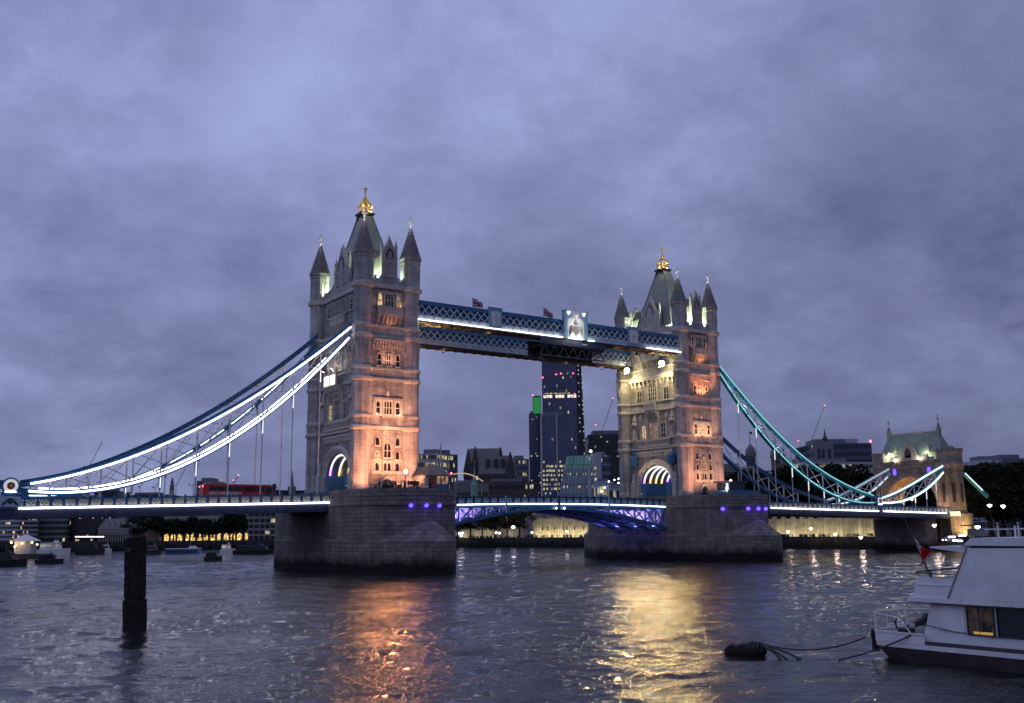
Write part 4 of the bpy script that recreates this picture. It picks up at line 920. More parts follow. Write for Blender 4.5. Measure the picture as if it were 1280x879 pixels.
# ------------------------------------------------------------------ north bank: land, river wall
BANK=[(330,-520),(262,-300),(215,-120),(189,-32),(184,20),(162,105),(142,160),(72,222),(-8,260),(-90,300),(-240,380),(-600,520),(-1400,700)]
m=MB(); m.poly([(x,y,3.1) for x,y in BANK]+[(-9000,5000,3.1),(-6000,16000,3.1),(8000,16000,3.1),(16000,4000,3.1),(12000,-9000,3.1)])
tag(m.build('bank_ground',mat('bank_paving',(.07,.068,.066),.9)),None,None,None,'structure')
m=MB()
for a,b in zip(BANK,BANK[1:]):
    d=Vector((b[0]-a[0],b[1]-a[1],0)).normalized(); n=Vector((-d.y,d.x,0))*.9
    m.hexa([(a[0],a[1],-2),(a[0]-n.x,a[1]-n.y,-2),(b[0]-n.x,b[1]-n.y,-2),(b[0],b[1],-2),(a[0],a[1],3.75),(a[0]-n.x,a[1]-n.y,3.75),(b[0]-n.x,b[1]-n.y,3.75),(b[0],b[1],3.75)])
tag(m.build('river_wall',stone('dark_river_wall',(.07,.066,.06),(.05,.048,.045),(.03,.03,.03),1.2,.5,.02,.5,1.6)),'long dark stone river wall along the far bank','river wall')

# ------------------------------------------------------------------ gate tower (north abutment) and its tie
def gate_tower():
    r=root('gate_tower','squat stone gate tower with lit green roof at the right end of the bridge','gate tower',(190,0,3)); fx=183.5; GS=stone('gate_stone',(.29,.235,.185),(.20,.165,.135),(.09,.08,.07),1.1,.45); GA=mat('gate_trim',(.24,.205,.18),.8,0,.25,.8,.3)
    prof=[(-9,3),(-9,26.3),(9,26.3),(9,3),(8.6,3),(8.6,11.0)]+halfarch(8.6,13,21.6,20)+[(-8.6,11.0),(-8.6,3)]
    prof=[(-10,10.6),(-10,26.3),(10,26.3),(10,10.6),(8.4,10.6)]+halfarch(8.4,12.5,21.4,20)+[(-8.4,10.6)]
    MB().px(prof,fx+.5,fx+8,0).build('wall',GS,r); MB().box(fx+.6,fx+12,-12,12,1,10.5).build('base',GS,r)
    m=MB()
    for hw,ap,p in ((8.42,21.42,.3),(8.9,21.95,.1)):
        a=halfarch(hw,12.5,ap); b=halfarch(hw+.45,12.5,ap+.5)
        for k in range(len(a)-1): m.hexa([(fx+.6,*a[k]),(fx+.6,*a[k+1]),(fx+.6,*b[k+1]),(fx+.6,*b[k]),(fx+.5-p,*a[k]),(fx+.5-p,*a[k+1]),(fx+.5-p,*b[k+1]),(fx+.5-p,*b[k])])
    m.build('archivolt',GA,r)
    m=MB(); m.box(fx+.2,fx+.6,-6,6,24.2,24.6); m.box(fx+.3,fx+.9,-6.3,6.3,26.3,27.1)
    for k in range(9):
        if k%2==0: m.box(fx+.3,fx+.9,-6.3+12.6*k/9,-6.3+12.6*(k+1)/9,27.1,27.9)
    m.build('parapet',GA,r)
    for cy in (-10.5,10.5):
        for cx in (fx+4.2,):
            t=MB().lathe([(4.7,1),(4.6,10.2),(4.2,10.8),(3.9,11.2),(3.65,20),(3.65,24)],8,cx,cy).build('turret',GS,r)
            m=MB().lathe([(3.7,23.6),(4.3,24.6),(4.3,25.0),(3.95,25.1),(3.95,28.0),(4.1,28.1),(4.1,28.4),(3.5,28.42)],8,cx,cy)
            for k in range(16):
                a=math.pi/8+math.pi*k/8; c,s_=3.7*math.cos(a),3.7*math.sin(a)
                m.box(cx+c-.42,cx+c+.42,cy+s_-.42,cy+s_+.42,28.43,29.3); m.box(cx+c*1.06-.18,cx+c*1.06+.18,cy+s_*1.06-.18,cy+s_*1.06+.18,22.9,24.2)
            m.lathe([(1.6,28.4),(1.6,29.6),(1.2,30.2),(.2,30.4)],8,cx+.8,cy); m.build('crown',GA,t)
            for k in (4,5,6): 
                a=2*math.pi*k/8; d=4.2; m=MB(); c,s_=3.74*math.cos(math.pi/8)*math.cos(a),3.74*math.cos(math.pi/8)*math.sin(a); m.bar((cx+c*1.01,cy+s_*1.01,13),(cx+c*1.01,cy+s_*1.01,19),1.0,.1,up=(math.cos(a),math.sin(a),0)); m.build('window',DARK,t)
    rf=MB(); x0_,x1_=fx+1.8,fx+8.5
    rf.hexa([(x0_,-10.6,27.2),(x1_,-10.6,27.2),(x1_,11.4,27.2),(x0_,11.4,27.2),((x0_+x1_)/2-.3,-7.7,34.6),((x0_+x1_)/2+.3,-7.7,34.6),((x0_+x1_)/2+.3,9.3,34.6),((x0_+x1_)/2-.3,9.3,34.6)])
    ro=rf.build('roof',mat('copper_green_roof',(.18,.225,.19),.6,0,.25,.5,.1),r)
    m=MB(); xm=(x0_+x1_)/2; m.box(xm-.4,xm+.4,-7.7,9.3,34.602,34.9)
    for k in range(20): m.box(xm-.06,xm+.06,-7.4+16.4*k/19-.12,-7.4+16.4*k/19+.12,34.9,35.4)
    m.build('ridge_cresting',GA,ro)
    for y in (-7.7,9.3): m=MB().lathe([(.7,33.6),(.7,35.9),(.45,36.2),(.4,37),(.1,37.4),(.08,40)],8,xm,y); m.box(xm-.06,xm+.06,y-.5,y+.5,38.6,38.9); m.build('roof_finial',GA,ro)
    m=MB().px([(-2.3,26.3),(2.7,26.3),(2.7,28.8),(2.3,28.9),(.2,32.2),(-1.9,28.9),(-2.3,28.8)],fx+.4,fx+1.2); m.px([(-1.8,26.4),(2.2,26.4),(2.2,28.6),(.2,31.4),(-1.8,28.6)],fx+1.2,fx+6); gd=m.build('gable',GA,r)
    MB().px([(-.8,27.2),(1.2,27.2),(1.2,29),(.2,30.3),(-.8,29)],fx+.3,fx+.39).build('window',GLASS,gd)
    for y in (-5.4,5.6):
        d=MB().px([(y-.6,28.3),(y+.6,28.3),(y+.6,29.8),(y,30.6),(y-.6,29.8)],fx+2.2,fx+4.5).build('dormer',GA,ro); MB().box(fx+2.1,fx+2.18,y-.35,y+.35,28.6,29.6).build('pane',OFFW,d)
    for y in (4.4,-3.8): floodlight(r,(fx-1.0,y,26.2),(fx+3,y,31),(1,.86,.7),420,FLOODW,.6,160)
    for y in (5.1,-6.5): m=MB().box(fx+.2,fx+.45,y-.45,y+.45,22.3,24.0); m.build('blue_lamp',BLUEL,r)
    for y in (-9,-5,2.5,7,10): lamp(r,(fx+1.2,y,28.0),GRN,520,.2)
    floodlight(r,(fx+1.5,-19.2,3.6),(fx+4,-13,12),(1,.64,.28),8000,WARML,.4,120); floodlight(r,(fx-3.5,-10.6,11.3),(fx+.5,-11,20),(1,.6,.32),2200,WARML,.4,130); floodlight(r,(fx-3.5,8.6,11.3),(fx+.5,8,20),(1,.6,.32),1500,WARML,.4,130)
    for y in (-5,5): lamp(r,(fx+5,y,13.4),(1,.5,.18),2200,.2)
    MB().box(fx-.6,fx+.4,-15.2,-12.6,9.6,10.9).build('parapet_glow',emat('cream_parapet_glow',(1,.85,.5),1.0,(.7,.65,.5)),r)  # warm light on the stone put in as the box's own glow
    r.location.y+=3.2; return r
gate_tower()
m=MB(); m.bar((192.3,-9,22.1),(204,-9,15.4),.7,1.0); tie=m.build('land_tie',TURQ); tag(tie,'straight pale lit tie sloping down behind the gate tower to the right','bridge chain')
MB().bar((192.5,-9.42,22.1),(201,-9.42,17.2),.1,.35).build('light_strip',LEDS,tie)

# ------------------------------------------------------------------ furniture on the piers and the deck
for i,(x,y) in enumerate(((-3.2,-26.06),(-.57,-26.65),(2.08,-26.44),(10.2,-17.2))):
    o=root('blue_beacon','blue round lamp fixed on the near pier wall, one of four in a row','lamp',(x,y,11.3),0,'blue lamps on the near pier'); dx,dy=x*.05,-1; 
    MB().box(x-.18,x+.18,y-.15,y+.3,11.05,11.55).build('bracket',IRON,o); MB().lathe([(.1,10.95),(.32,11.1),(.38,11.3),(.32,11.5),(.1,11.65)],10,x+dx*.3,y-.3).build('lens',BLUEL,o); lamp(o,(x+dx,y-1.0,11.3),(.12,.06,1),22,.1)
for i,(x,y) in enumerate(((75,-23.1),(79.6,-26.22),(82.3,-26.7),(85.2,-26.2))):
    o=root('blue_beacon','blue round lamp fixed on the far pier wall, one of four in a row','lamp',(x,y,11.0),0,'blue lamps on the far pier')
    MB().box(x-.18,x+.18,y-.15,y+.3,10.75,11.25).build('bracket',IRON,o); MB().lathe([(.1,10.6),(.38,10.8),(.45,11.0),(.38,11.2),(.1,11.4)],10,x,y-.3).build('lens',BLUEL,o); lamp(o,(x,y-1.0,11),(.12,.06,1),26,.1)
def street_lamp(loc,label,h,glow,power,col):
    x,y,z=loc; r=root('street_lamp',label,'street lamp',loc)
    m=MB(); m.lathe([(.32,z),(.32,z+.25),(.16,z+.5),(.09,z+1.0),(.07,z+h-.4),(.14,z+h-.3)],8,x,y); m.bar((x-.55,y,z+h*.45),(x+.55,y,z+h*.45),.07,.09); m.lathe([(.04,z+h*.45),(.13,z+h*.45+.2),(.04,z+h*.45+.4)],6,x-.5,y); m.lathe([(.04,z+h*.45),(.13,z+h*.45+.2),(.04,z+h*.45+.4)],6,x+.5,y)
    m.build('lamp_post',BLUE,r); g=MB().lathe([(.12,z+h-.3),(.30,z+h),(.26,z+h+.25),(.06,z+h+.42)],10,x,y).build('lamp_globe',glow,r); lamp(g,(x,y,z+h+.1),col,power,.3)
street_lamp((-.35,-19,14.2),'blue lamp post with glowing globe in front of the pink lit tower',3.2,WARM,260,(1,.72,.6))
street_lamp((82.3,-19.3,14.2),'lamp post with pink glow beside the dark cabin on the far pier',3.0,WARM,200,(1,.6,.5))
street_lamp((166.2,-8.6,10.9),'lamp post glowing pink by the right end of the deck before the gate tower',3.3,WARM,200,(1,.7,.6))
# control cabins
def cabin():
    r=root('control_cabin','stone and blue cabin with hipped roof on the near pier','cabin',(7.4,-14,14.2)); z=14.2
    MB().box(5,7,-17.0,-11,z,16.9).build('wall',ASH,r); MB().box(7.003,9.8,-17.2,-11,z,15.5).build('blue_wall',BLUE,r)
    m=MB()
    for x in (7.1,8.0,8.9,9.7): m.box(x-.08,x+.08,-17.2,-17.0,15.5,16.9); 
    for y in (-15,-13,-11.1): m.box(9.6,9.8,y-.08,y+.08,15.5,16.9)
    m.build('window_frame',BLUE,r); MB().box(7.05,9.6,-17.1,-11.05,15.5,16.9).build('glazing',DIMG,r)
    MB().box(5.5,6.0,-17.08,-16.9,14.9,16.4).build('window',DARK,r); MB().box(6.2,6.8,-17.1,-16.9,z,16.3).build('door',RED,r)
    m=MB(); m.box(4.6,10.2,-17.7,-10.6,16.9,17.1); m.hexa([(4.7,-17.6,17.1),(10.1,-17.6,17.1),(10.1,-10.7,17.1),(4.7,-10.7,17.1),(7.1,-15.0,19.3),(7.7,-15.0,19.3),(7.7,-13.3,19.3),(7.1,-13.3,19.3)]); m.build('roof',SLATE,r)
    MB().tube([(9.0,-15.5,17),(9.0,-15.5,23.5)],.06,6).build('flagpole',WHITE,r); m=MB(); m.poly([(9,-15.5,23.4),(8.6,-15.6,21.6),(8.4,-15.6,21.2),(8.9,-15.5,22)]); m.build('furled_flag',NAVY,r)
    lamp(r,(8.4,-14,16.3),(1,.8,.5),40,.2); MB().lathe([(.05,17.3),(.22,17.5),(.05,17.7)],8,10.1,-17.4).build('warning_light',REDL,r)
cabin()
r=root('control_cabin','low dark cabin with blue base and flat roof on the far pier','cabin',(82,-20,14.2)); z=14.2
MB().box(78.6,89.5,-21.6,-18,z,15.2).build('blue_wall',BLUE,r); MB().box(79.2,84.2,-21.4,-18,15.2,16.9).build('glazing',GLASS,r)
m=MB()
for x in (79.3,80.9,82.5,84.1): m.box(x-.1,x+.1,-21.5,-21.35,15.2,16.9)
m.build('window_frame',BLUE,r); MB().box(78.4,85,-22,-17.6,16.9,17.2).build('roof',NAVY,r); MB().lathe([(.5,15.2),(.35,16.2),(.5,16.6),(.1,17.2)],8,78.8,-21.5).build('blue_turret',BLUE,r)
# bus-like coach with lettering
def coach():
    y=1.6; a=aty(251,620,y).x; b=aty(340.5,620,y).x; z=zS((a+b)/2)-.1; Ln=b-a; r=root('coach','red touring coach with white lettering crossing the bridge behind the parapet','coach',((a+b)/2,y,z)); w=1.25; h=3.75
    m=MB(); pr_=[(a,z+.35),(b-.15,z+.35),(b,z+1.2),(b-.45,z+h-.35),(b-.9,z+h),(a+.3,z+h),(a,z+h-.4)]
    m.py(pr_,y-w,y+w); bd=m.build('body',RED,r)
    m=MB(); n=7; x0_,x1_=a+1.0,b-1.9
    for k in range(n): c0=x0_+(x1_-x0_)*k/n; c1=x0_+(x1_-x0_)*(k+1)/n; MB().box(c0+.05,c1-.05,y-w-.02,y-w+.05,z+2.5,z+3.38).build('window',GLASS,r)
    MB().py([(b-1.7,z+1.9),(b-.5,z+1.9),(b-.75,z+3.35),(b-1.7,z+3.35)],y-w-.02,y-w+.05).build('window',GLASS,r)
    MB().hexa([(b+.0,y-w+.15,z+1.3),(b+.03,y-w+.15,z+1.3),(b+.03,y+w-.15,z+1.3),(b,y+w-.15,z+1.3),(b-.4,y-w+.15,z+h-.5),(b-.37,y-w+.15,z+h-.5),(b-.37,y+w-.15,z+h-.5),(b-.4,y+w-.15,z+h-.5)]).build('windscreen',GLASS,r)
    MB().tube([(b-.5,y-w,z+3.5),(b+.45,y-w-.15,z+3.3),(b+.45,y-w-.2,z+2.3)],.08,6).build('wing_mirror',DARK,r)
    for x in (a+2.2,b-2.6):
        m=MB(); m.prism([(x+.5*math.cos(t),z+.5+.5*math.sin(t)) for t in [2*math.pi*k/18 for k in range(18)]],lambda p,q:(p,y-w-.03,q),lambda p,q:(p,y-w+.3,q)); m.build('wheel',DARK,r)
    m=MB(); m.box(a+.6,a+4,y-.8,y+.8,z+h,z+h+.3); m.build('roof_unit',STEEL,r)
    for s2 in (-1,1): MB().box(a-.05,a+.05,y+s2*.95-.15,y+s2*.95+.15,z+3.2,z+3.4).build('tail_light',REDL,r)
    c=bpy.data.curves.new('coach_lettering','FONT'); c.body="REICHENEDER'S"; c.size=.86; c.extrude=.01; c.offset=.012
    o=bpy.data.objects.new('lettering',c); COL.objects.link(o); c.materials.append(WHITE); o.parent=r; o.location=Vector((a+1.0,y-w-.035,z+1.86))-org(r); o.rotation_euler=(R(90),0,0)
    o.scale=(.98,.9,1); bpy.context.view_layer.update(); me=bpy.data.meshes.new_from_object(o); o2=bpy.data.objects.new('lettering',me); COL.objects.link(o2); o2.parent=r; o2.location=o.location; o2.rotation_euler=o.rotation_euler; o2.scale=o.scale; bpy.data.objects.remove(o); o2.name='lettering'; return r
coach()
r=root('traffic_light','black traffic signal on a pole at the deck edge in front of the coach','traffic light',(-19.7,-6,12)); MB().tube([(-19.7,-6,12),(-19.7,-6,14.4)],.07,6).build('pole',IRON,r); m=MB().box(-19.9,-19.45,-6.15,-5.85,14.3,15.5)
for k in range(3): m.hexa([(-20.15,-6.15,14.42+.38*k),(-19.9,-6.15,14.42+.38*k),(-19.9,-5.85,14.42+.38*k),(-20.15,-5.85,14.42+.38*k),(-20.15,-6.12,14.62+.38*k),(-19.9,-6.12,14.66+.38*k),(-19.9,-5.88,14.66+.38*k),(-20.15,-5.88,14.62+.38*k)])
m.build('signal_head',IRON,r)

# ------------------------------------------------------------------ people
def person_mesh(step):
    v=[(0,0,.95),(0,0,1.2),(0,0,1.42),(0,0,1.52),(0,0,1.66),(.1,0,.9),(.11,step*.5,.5),(.11,step,.08),(.11,step+.14,.04),(-.1,0,.9),(-.11,-step*.4,.5),(-.11,-step,.08),(-.11,-step+.14,.04),(.2,0,1.4),(.25,-step*.4+.02,1.12),(.25,-step*.5+.12,.86),(-.2,0,1.4),(-.25,step*.4+.02,1.12),(-.25,step*.5+.12,.86)]
    e=[(0,1),(1,2),(2,3),(3,4),(0,5),(5,6),(6,7),(7,8),(0,9),(9,10),(10,11),(11,12),(2,13),(13,14),(14,15),(2,16),(16,17),(17,18)]
    rad=[.16,.16,.14,.06,.11,.1,.075,.055,.05,.1,.075,.055,.05,.075,.055,.04,.075,.055,.04]
    me=bpy.data.meshes.new('person'); me.from_pydata(v,e,[]); o=bpy.data.objects.new('person_tmp',me); COL.objects.link(o)
    md=o.modifiers.new('s','SKIN'); sv=me.skin_vertices[0].data
    for i,r_ in enumerate(rad): sv[i].radius=(r_*(1.25 if i in (1,2) else 1),r_); sv[i].use_root=(i==0)
    o.modifiers.new('b','SUBSURF').levels=1
    dg=bpy.context.evaluated_depsgraph_get(); nm=bpy.data.meshes.new_from_object(o.evaluated_get(dg)); bpy.data.objects.remove(o)
    return nm
COATS=[mat('dark_coat',(.02,.02,.028),.9),mat('brown_coat',(.05,.035,.025),.9),mat('grey_coat',(.08,.08,.085),.9),mat('pale_jacket',(.25,.24,.24),.9)]
TROUS=mat('dark_trousers',(.018,.018,.022),.9); SKIN=mat('skin',(.32,.19,.13),.6)
PMS=[]
for st in (0,.16,.26):
    b=person_mesh(st)
    for c in COATS:
        k=b.copy(); k.materials.clear(); [k.materials.append(q) for q in (c,TROUS,SKIN)]
        for p in k.polygons: z=p.center.z; p.material_index=1 if (z<.86 and abs(p.center.x)<.2) else (2 if z>1.53 else 0); p.use_smooth=True
        PMS.append(k)
def person(x,y,z,rz,label,i,group): 
    o=bpy.data.objects.new('person',PMS[i%len(PMS)]); COL.objects.link(o); o.location=(x,y,z); o.rotation_euler=(0,0,rz); s=.95+.1*random.random(); o.scale=(s,s,s); tag(o,label,'person',group); return o
for i in range(13):
    x=-7.6+random.random()*9+ (i%3)*.2; y=-(13.2+13.0*math.sqrt(max(0,1-(x/10.65)**2)))+1.4+.3*random.random(); person(x,y,14.02,random.random()*6,'person in dark clothes standing at the edge of the near pier','0123458ab'.find('0')+i*5,'people on the near pier')
for i in range(24):
    x=18+random.random()*22; person(x,-8.2+random.random()*1.2,zB_(x)+.0,R(90 if i%2 else -90),'pedestrian seen over the parapet of the left bascule leaf',i*7+1,'pedestrians on the bascule')
for i in range(9):
    x=45+random.random()*24; person(x,-8.2+random.random()*1.2,zB_(x)+.0,R(90 if i%2 else -90),'pedestrian seen over the parapet of the right bascule leaf',i*5+2,'pedestrians on the right bascule')
for i in range(110):
    u=568+175*random.random(); p=at(u,672.5,395+6*random.random()); person(p.x,p.y,3.1,random.random()*6,'dark figure in the crowd along the river wall beyond the bascule',i,'crowd on the far quay under the bascule')
for i in range(60):
    u=975+125*random.random(); p=at(u,672.5,312+4*random.random()); person(p.x,p.y,3.1,random.random()*6,'dark figure on the quay under the right side span',i,'crowd on the quay under the side span')

# ------------------------------------------------------------------ trees
LEAF=[mat('dark_leaves',(.016,.022,.010),.9,0,.5,.8,0,.1),mat('autumn_leaves',(.05,.045,.016),.9,0,.5,.8,0,.1)]; BARK=mat('bark',(.05,.04,.03),.9)
def tree_proto(seed,h,w,nl,leaf,th):
    rr=random.Random(seed); m=MB(); m.tube([(0,0,0),(.1,0,h*.2),(0,.1,h*.45)],[h*.03,h*.022,h*.014],7); cl=[]
    for k in range(9):
        a=rr.random()*6.28; l=w*(.25+.3*rr.random()); z0=h*(.22+.25*rr.random()); e=(l*math.cos(a),l*math.sin(a),z0+h*(.15+.3*rr.random())); m.tube([(0,0,z0),(e[0]*.5,e[1]*.5,z0+(e[2]-z0)*.6),e],[h*.012,h*.008,h*.003],5); cl.append(e)
    for k in range(14): a=rr.random()*6.28; q=rr.random()**.5; z=h*(.38+.55*rr.random()); f=math.sqrt(max(.05,1-((z/h-.6)/.42)**2)); cl.append((w*.48*q*f*math.cos(a),w*.48*q*f*math.sin(a),z))
    tr=m.mesh('trunk',BARK); g=MB()
    for i in range(nl):
        c=cl[rr.randrange(len(cl))]; R_=w*.19; 
        while True:
            d=[rr.uniform(-1,1) for _ in range(3)]
            if sum(x*x for x in d)<1: break
        p=Vector((c[0]+d[0]*R_,c[1]+d[1]*R_,c[2]+d[2]*R_*.8)); s=.22+.3*rr.random(); s*=w/9; a=Vector([rr.uniform(-1,1) for _ in range(3)]).normalized(); b=a.orthogonal().normalized(); c_=a.cross(b)
        g.poly([p-b*s,p+c_*s*.6,p+b*s,p-c_*s*.6])
    return tr,g.mesh('crown',leaf)
TP=[tree_proto(1,14,10,2600,LEAF[0],1),tree_proto(2,13,11,2600,LEAF[0],1),tree_proto(3,12,9,1300,LEAF[1],1)]
def tree(p,h,label,group,k=0,wide=1.0):
    tm,cm=TP[k]; s=h/(14,13,12)[k]; r=root('broadleaf_tree',label,'tree',p,random.random()*6,group); r.scale=(s*wide,s*wide,s)
    for n,mm in (('trunk',tm),('crown',cm)): o=bpy.data.objects.new(n,mm); COL.objects.link(o); o.parent=r
    return r
def tree_at(u,D,vtop,label,group,k=0,wide=1.0):
    p=at(u,vtop,D); return tree((p.x,p.y,3.1),p.z-3.1,label,group,k,wide)
for i,u in enumerate((572,588,603,618,634,649)): tree_at(u,410+5*(i%2),640-4*(i%3),'thin tree with sparse autumn crown on the quay beneath the left bascule','trees beneath the bascule',2,1.1)
for i,u in enumerate((176,190,204,218,232,246,262,278,292,306)): tree_at(u,445+12*(i%3),(645,645,648,651,646,649,651,650,643,637)[i],'dark tree in the riverside row between the two pale buildings on the left','riverside trees on the left',i%2,1.5)
for i,(u,vt) in enumerate(((915,600),(930,596),(948,598),(962,592),(985,588),(1000,596),(1015,592),(1032,586),(1050,588),(1066,596),(1078,604),(1090,610))): tree_at(u,430+14*(i%3),vt-5,'dark tree in the mass behind the turquoise chain and white building','trees behind the right side span',i%2,1.35)
for i,(u,vt,D) in enumerate(((1232,596,340),(1246,590,345),(1260,592,330),(1272,586,345),(1286,592,325),(1300,586,335),(1316,590,320),(1242,614,318),(1262,620,312),(1284,616,310),(1306,622,305))): tree_at(u,D,vt-9,'dark tree in the grove right of the gate tower','grove right of the gate tower',i%2,1.45)

for u,D,vt in ((1106,395,606),(1124,400,600),(1142,392,604),(1160,400,602),(1180,395,600)): tree_at(u,D,vt,'dark tree seen through and behind the gate tower arch','trees behind the gate tower',1,1.2)

# ------------------------------------------------------------------ city buildings
GLW=mat('blue_glass_wall',(.05,.07,.12),.12,0,.25,.05); GLD=mat('dark_tower_glass',(.07,.085,.16),.10,0,.3,.05); BRICKD=mat('dark_brown_brick',(.075,.06,.055),.85,0,.2,.1); BLACKC=mat('black_cladding',(.010,.011,.016),.4); WHT=mat('white_render',(.38,.38,.42),.7,0,.1,.1); GREYC=mat('grey_cladding',(.16,.16,.19),.6,0,.15,.1); STN2=mat('pale_portland',(.36,.34,.32),.8,0,.12,.1)
def office(name,label,u0,u1,vt,D,dep,floors,cols,wall,lit,seed,rot=0,frac=.62,mats=None,base=3.1,ledge=None,cat='office building',pil=True,litrows=None):
    """box block with floor by floor window bands on the front and both flanks; front faces the viewpoint turned by rot"""
    rr=random.Random(seed); pc=at((u0+u1)/2,vt,D); wd=(u1-u0)/FPX*D; h=pc.z-base
    r=root(name,label,cat,(pc.x,pc.y,base),RZ+rot); b=lambda m,n,mt,par=r:m.build(n,mt,par,world=False)
    b(MB().box(-wd/2,wd/2,0,dep,-.1,h),'wall',wall); fh=h/floors; gm=mats or [GLASS,OFFW,OFFC]
    for f in range(floors):
        m=MB(); z0=fh*(f+.5-frac/2); z1=fh*(f+.5+frac/2); rowlit=lit*(litrows[f] if litrows else (.3+1.4*rr.random()))
        for k in range(cols):
            cw=wd/cols; x=-wd/2+cw*k; g=0 if rr.random()>rowlit else (1 if rr.random()<.75 else 2); q=.10 if pil else .02
            m.poly([(x+cw*q,-.06,z0),(x+cw*(1-q),-.06,z0),(x+cw*(1-q),-.06,z1),(x+cw*q,-.06,z1)],g)
        nd=max(2,int(cols*dep/wd)) if dep<wd*2 else cols
        for sx_ in (-1,1):
            for k in range(nd):
                cw=dep/nd; y=cw*k; g=0 if rr.random()>rowlit else 1
                m.poly([(sx_*(wd/2+.06),y+cw*.1,z0),(sx_*(wd/2+.06),y+cw*.9,z0),(sx_*(wd/2+.06),y+cw*.9,z1),(sx_*(wd/2+.06),y+cw*.1,z1)],g)
        b(m,'window_band',gm)
    if ledge:
        m=MB()
        for f in range(floors): m.box(-wd/2-.35,wd/2+.35,-.35,dep+.35,fh*(f+1)-.35,fh*(f+1)+.02)
        b(m,'floor_ledge',ledge)
    m=MB(); m.box(-wd/2+wd*.1,wd/2-wd*.3,dep*.2,dep*.7,h,h+min(4,h*.06)); b(m,'roof_plant',GREYC)
    return r,wd,h
def extra(r,m,n,mt): return m.build(n,mt,r,world=False)
# middle: glass office, gabled complex, towers
office('office_block','glass office with pale left face and dark lit right face, nearest the pink lit tower',521,549,567,760,30,11,14,STN2,.15,3,R(-22),.5)
office('office_block','dark blue glass office wing joined right of the pale glass office',548,573,568,775,24,11,12,GLW,.25,4,R(25),.55)
def gabled():
    r,wd,h=office('gabled_office','dark grey office complex with steep gothic gables and slate roofs',580,645,592,900,40,7,22,BRICKD,.13,5,0,.4)
    k=900/FPX
    def roofprism(xa,xb,zt,z0,y0,y1):     # ridge along x with gables at the ends
        m=MB(); m.hexa([(xa,y0,z0),(xb,y0,z0),(xb,y1,z0),(xa,y1,z0),(xa+1,(y0+y1)/2-.4,zt),(xb-1,(y0+y1)/2-.4,zt),(xb-1,(y0+y1)/2+.4,zt),(xa+1,(y0+y1)/2+.4,zt)]); return m
    X=lambda u:(u-612.5)*k; Z=lambda v:h-(v-592)*k
    extra(r,roofprism(X(584),X(628),Z(558),h-.2,10,38),'roof',SLATE); extra(r,roofprism(X(598),X(642),Z(569),h-.3,-.2,16),'roof',SLATE); extra(r,roofprism(X(630),X(645),Z(571),h-.1,4,30),'roof',SLATE)
    for u,vt,y in ((594,559,6),(638,567,-1),(585,562,4),(626,560,8)):
        m=MB().py([(X(u-6),h-4),(X(u+6),h-4),(X(u+6),h+3),(X(u+1),Z(vt)),(X(u),Z(vt-3)),(X(u-1),Z(vt)),(X(u-6),h+3)],y-.8,y); g=extra(r,m,'gable',BRICKD); MB().py([(X(u-2.4),h+1),(X(u+2.4),h+1),(X(u+2.4),h+6),(X(u),h+10),(X(u-2.4),h+6)],y-.9,y-.82).build('window',GLASS,g,world=False)
    for u in (610,620,629): m=MB().py([(X(u-3),h+2),(X(u+3),h+2),(X(u+3),Z(574)),(X(u-3),Z(574))],2,3); extra(r,m,'dormer_window',GLASS)
gabled()
office('office_block','grey stepped office with banded top between the gabled roofs and the dark tower',640,661,574,980,30,12,8,GREYC,.2,6,0,.5,ledge=GREYC)
office('brick_terrace','low brown brick building with a lit band behind the bridge pedestrians',606,672,602,640,25,5,26,BRICKD,.14,7,0,.4)
office('museum_hall','low slate roofed hall left of the brown brick building',566,610,604,600,25,2,12,SLATE,.1,8,0,.3)
r=root('church_spire','pale green needle spire in front of the slate roofed hall','spire',at(593,604,590)); p=at(593,604,590); MB().lathe([(2.2,3.1),(2.2,p.z-1),(1.4,p.z),(.5,p.z+6),(.05,at(593,578,590).z)],8,p.x,p.y).build('spire',mat('green_copper',(.18,.30,.27),.6),r); MB().lathe([(.05,at(593,578,590).z),(.2,at(593,578,590).z+.4),(.05,at(593,578,590).z+1)],6,p.x,p.y).build('finial',GOLD,r)
pa=at(566,593,560); pb=at(604,602,560); m=MB(); [m.bar(pa+(pb-pa)*(k/8)+Vector((0,0,2.2*math.sin(math.pi*k/8))),pa+(pb-pa)*((k+1)/8)+Vector((0,0,2.2*math.sin(math.pi*(k+1)/8))),3,.5) for k in range(8)]; o=m.build('lit_canopy',emat('lit_canopy_edge',(1,.70,.34),.38,(.6,.55,.45))); tag(o,'long curved canopy glowing amber right of the near cabin','canopy')
for u,v in ((570,600),(602,606)): q=at(u,v,560); MB().box(q.x-.3,q.x+.3,q.y-.3,q.y+.3,3.1,q.z).build('canopy_post',STEEL,o)
# slim tower with green top
r,wd,h=office('slim_tower','slim dark tower with a glowing green top, left of the tallest tower',661,677,517,1500,22,48,9,GLD,.05,9,0,.5)
k=1500/FPX; gm=emat('green_glow',(.05,.65,.12),.28); m=MB().lathe([(7,h),(7,h+27),(6.5,h+28)],8,3.0,10); extra(r,m,'crown',GLD); m=MB().box(-2.5,8.5,2.6,3.2,h-1,h+25); extra(r,m,'green_sign',gm); m=MB().lathe([(.2,h+28),(.9,h+29),(.2,h+30)],6,-3,8); extra(r,m,'warning_light',REDL)
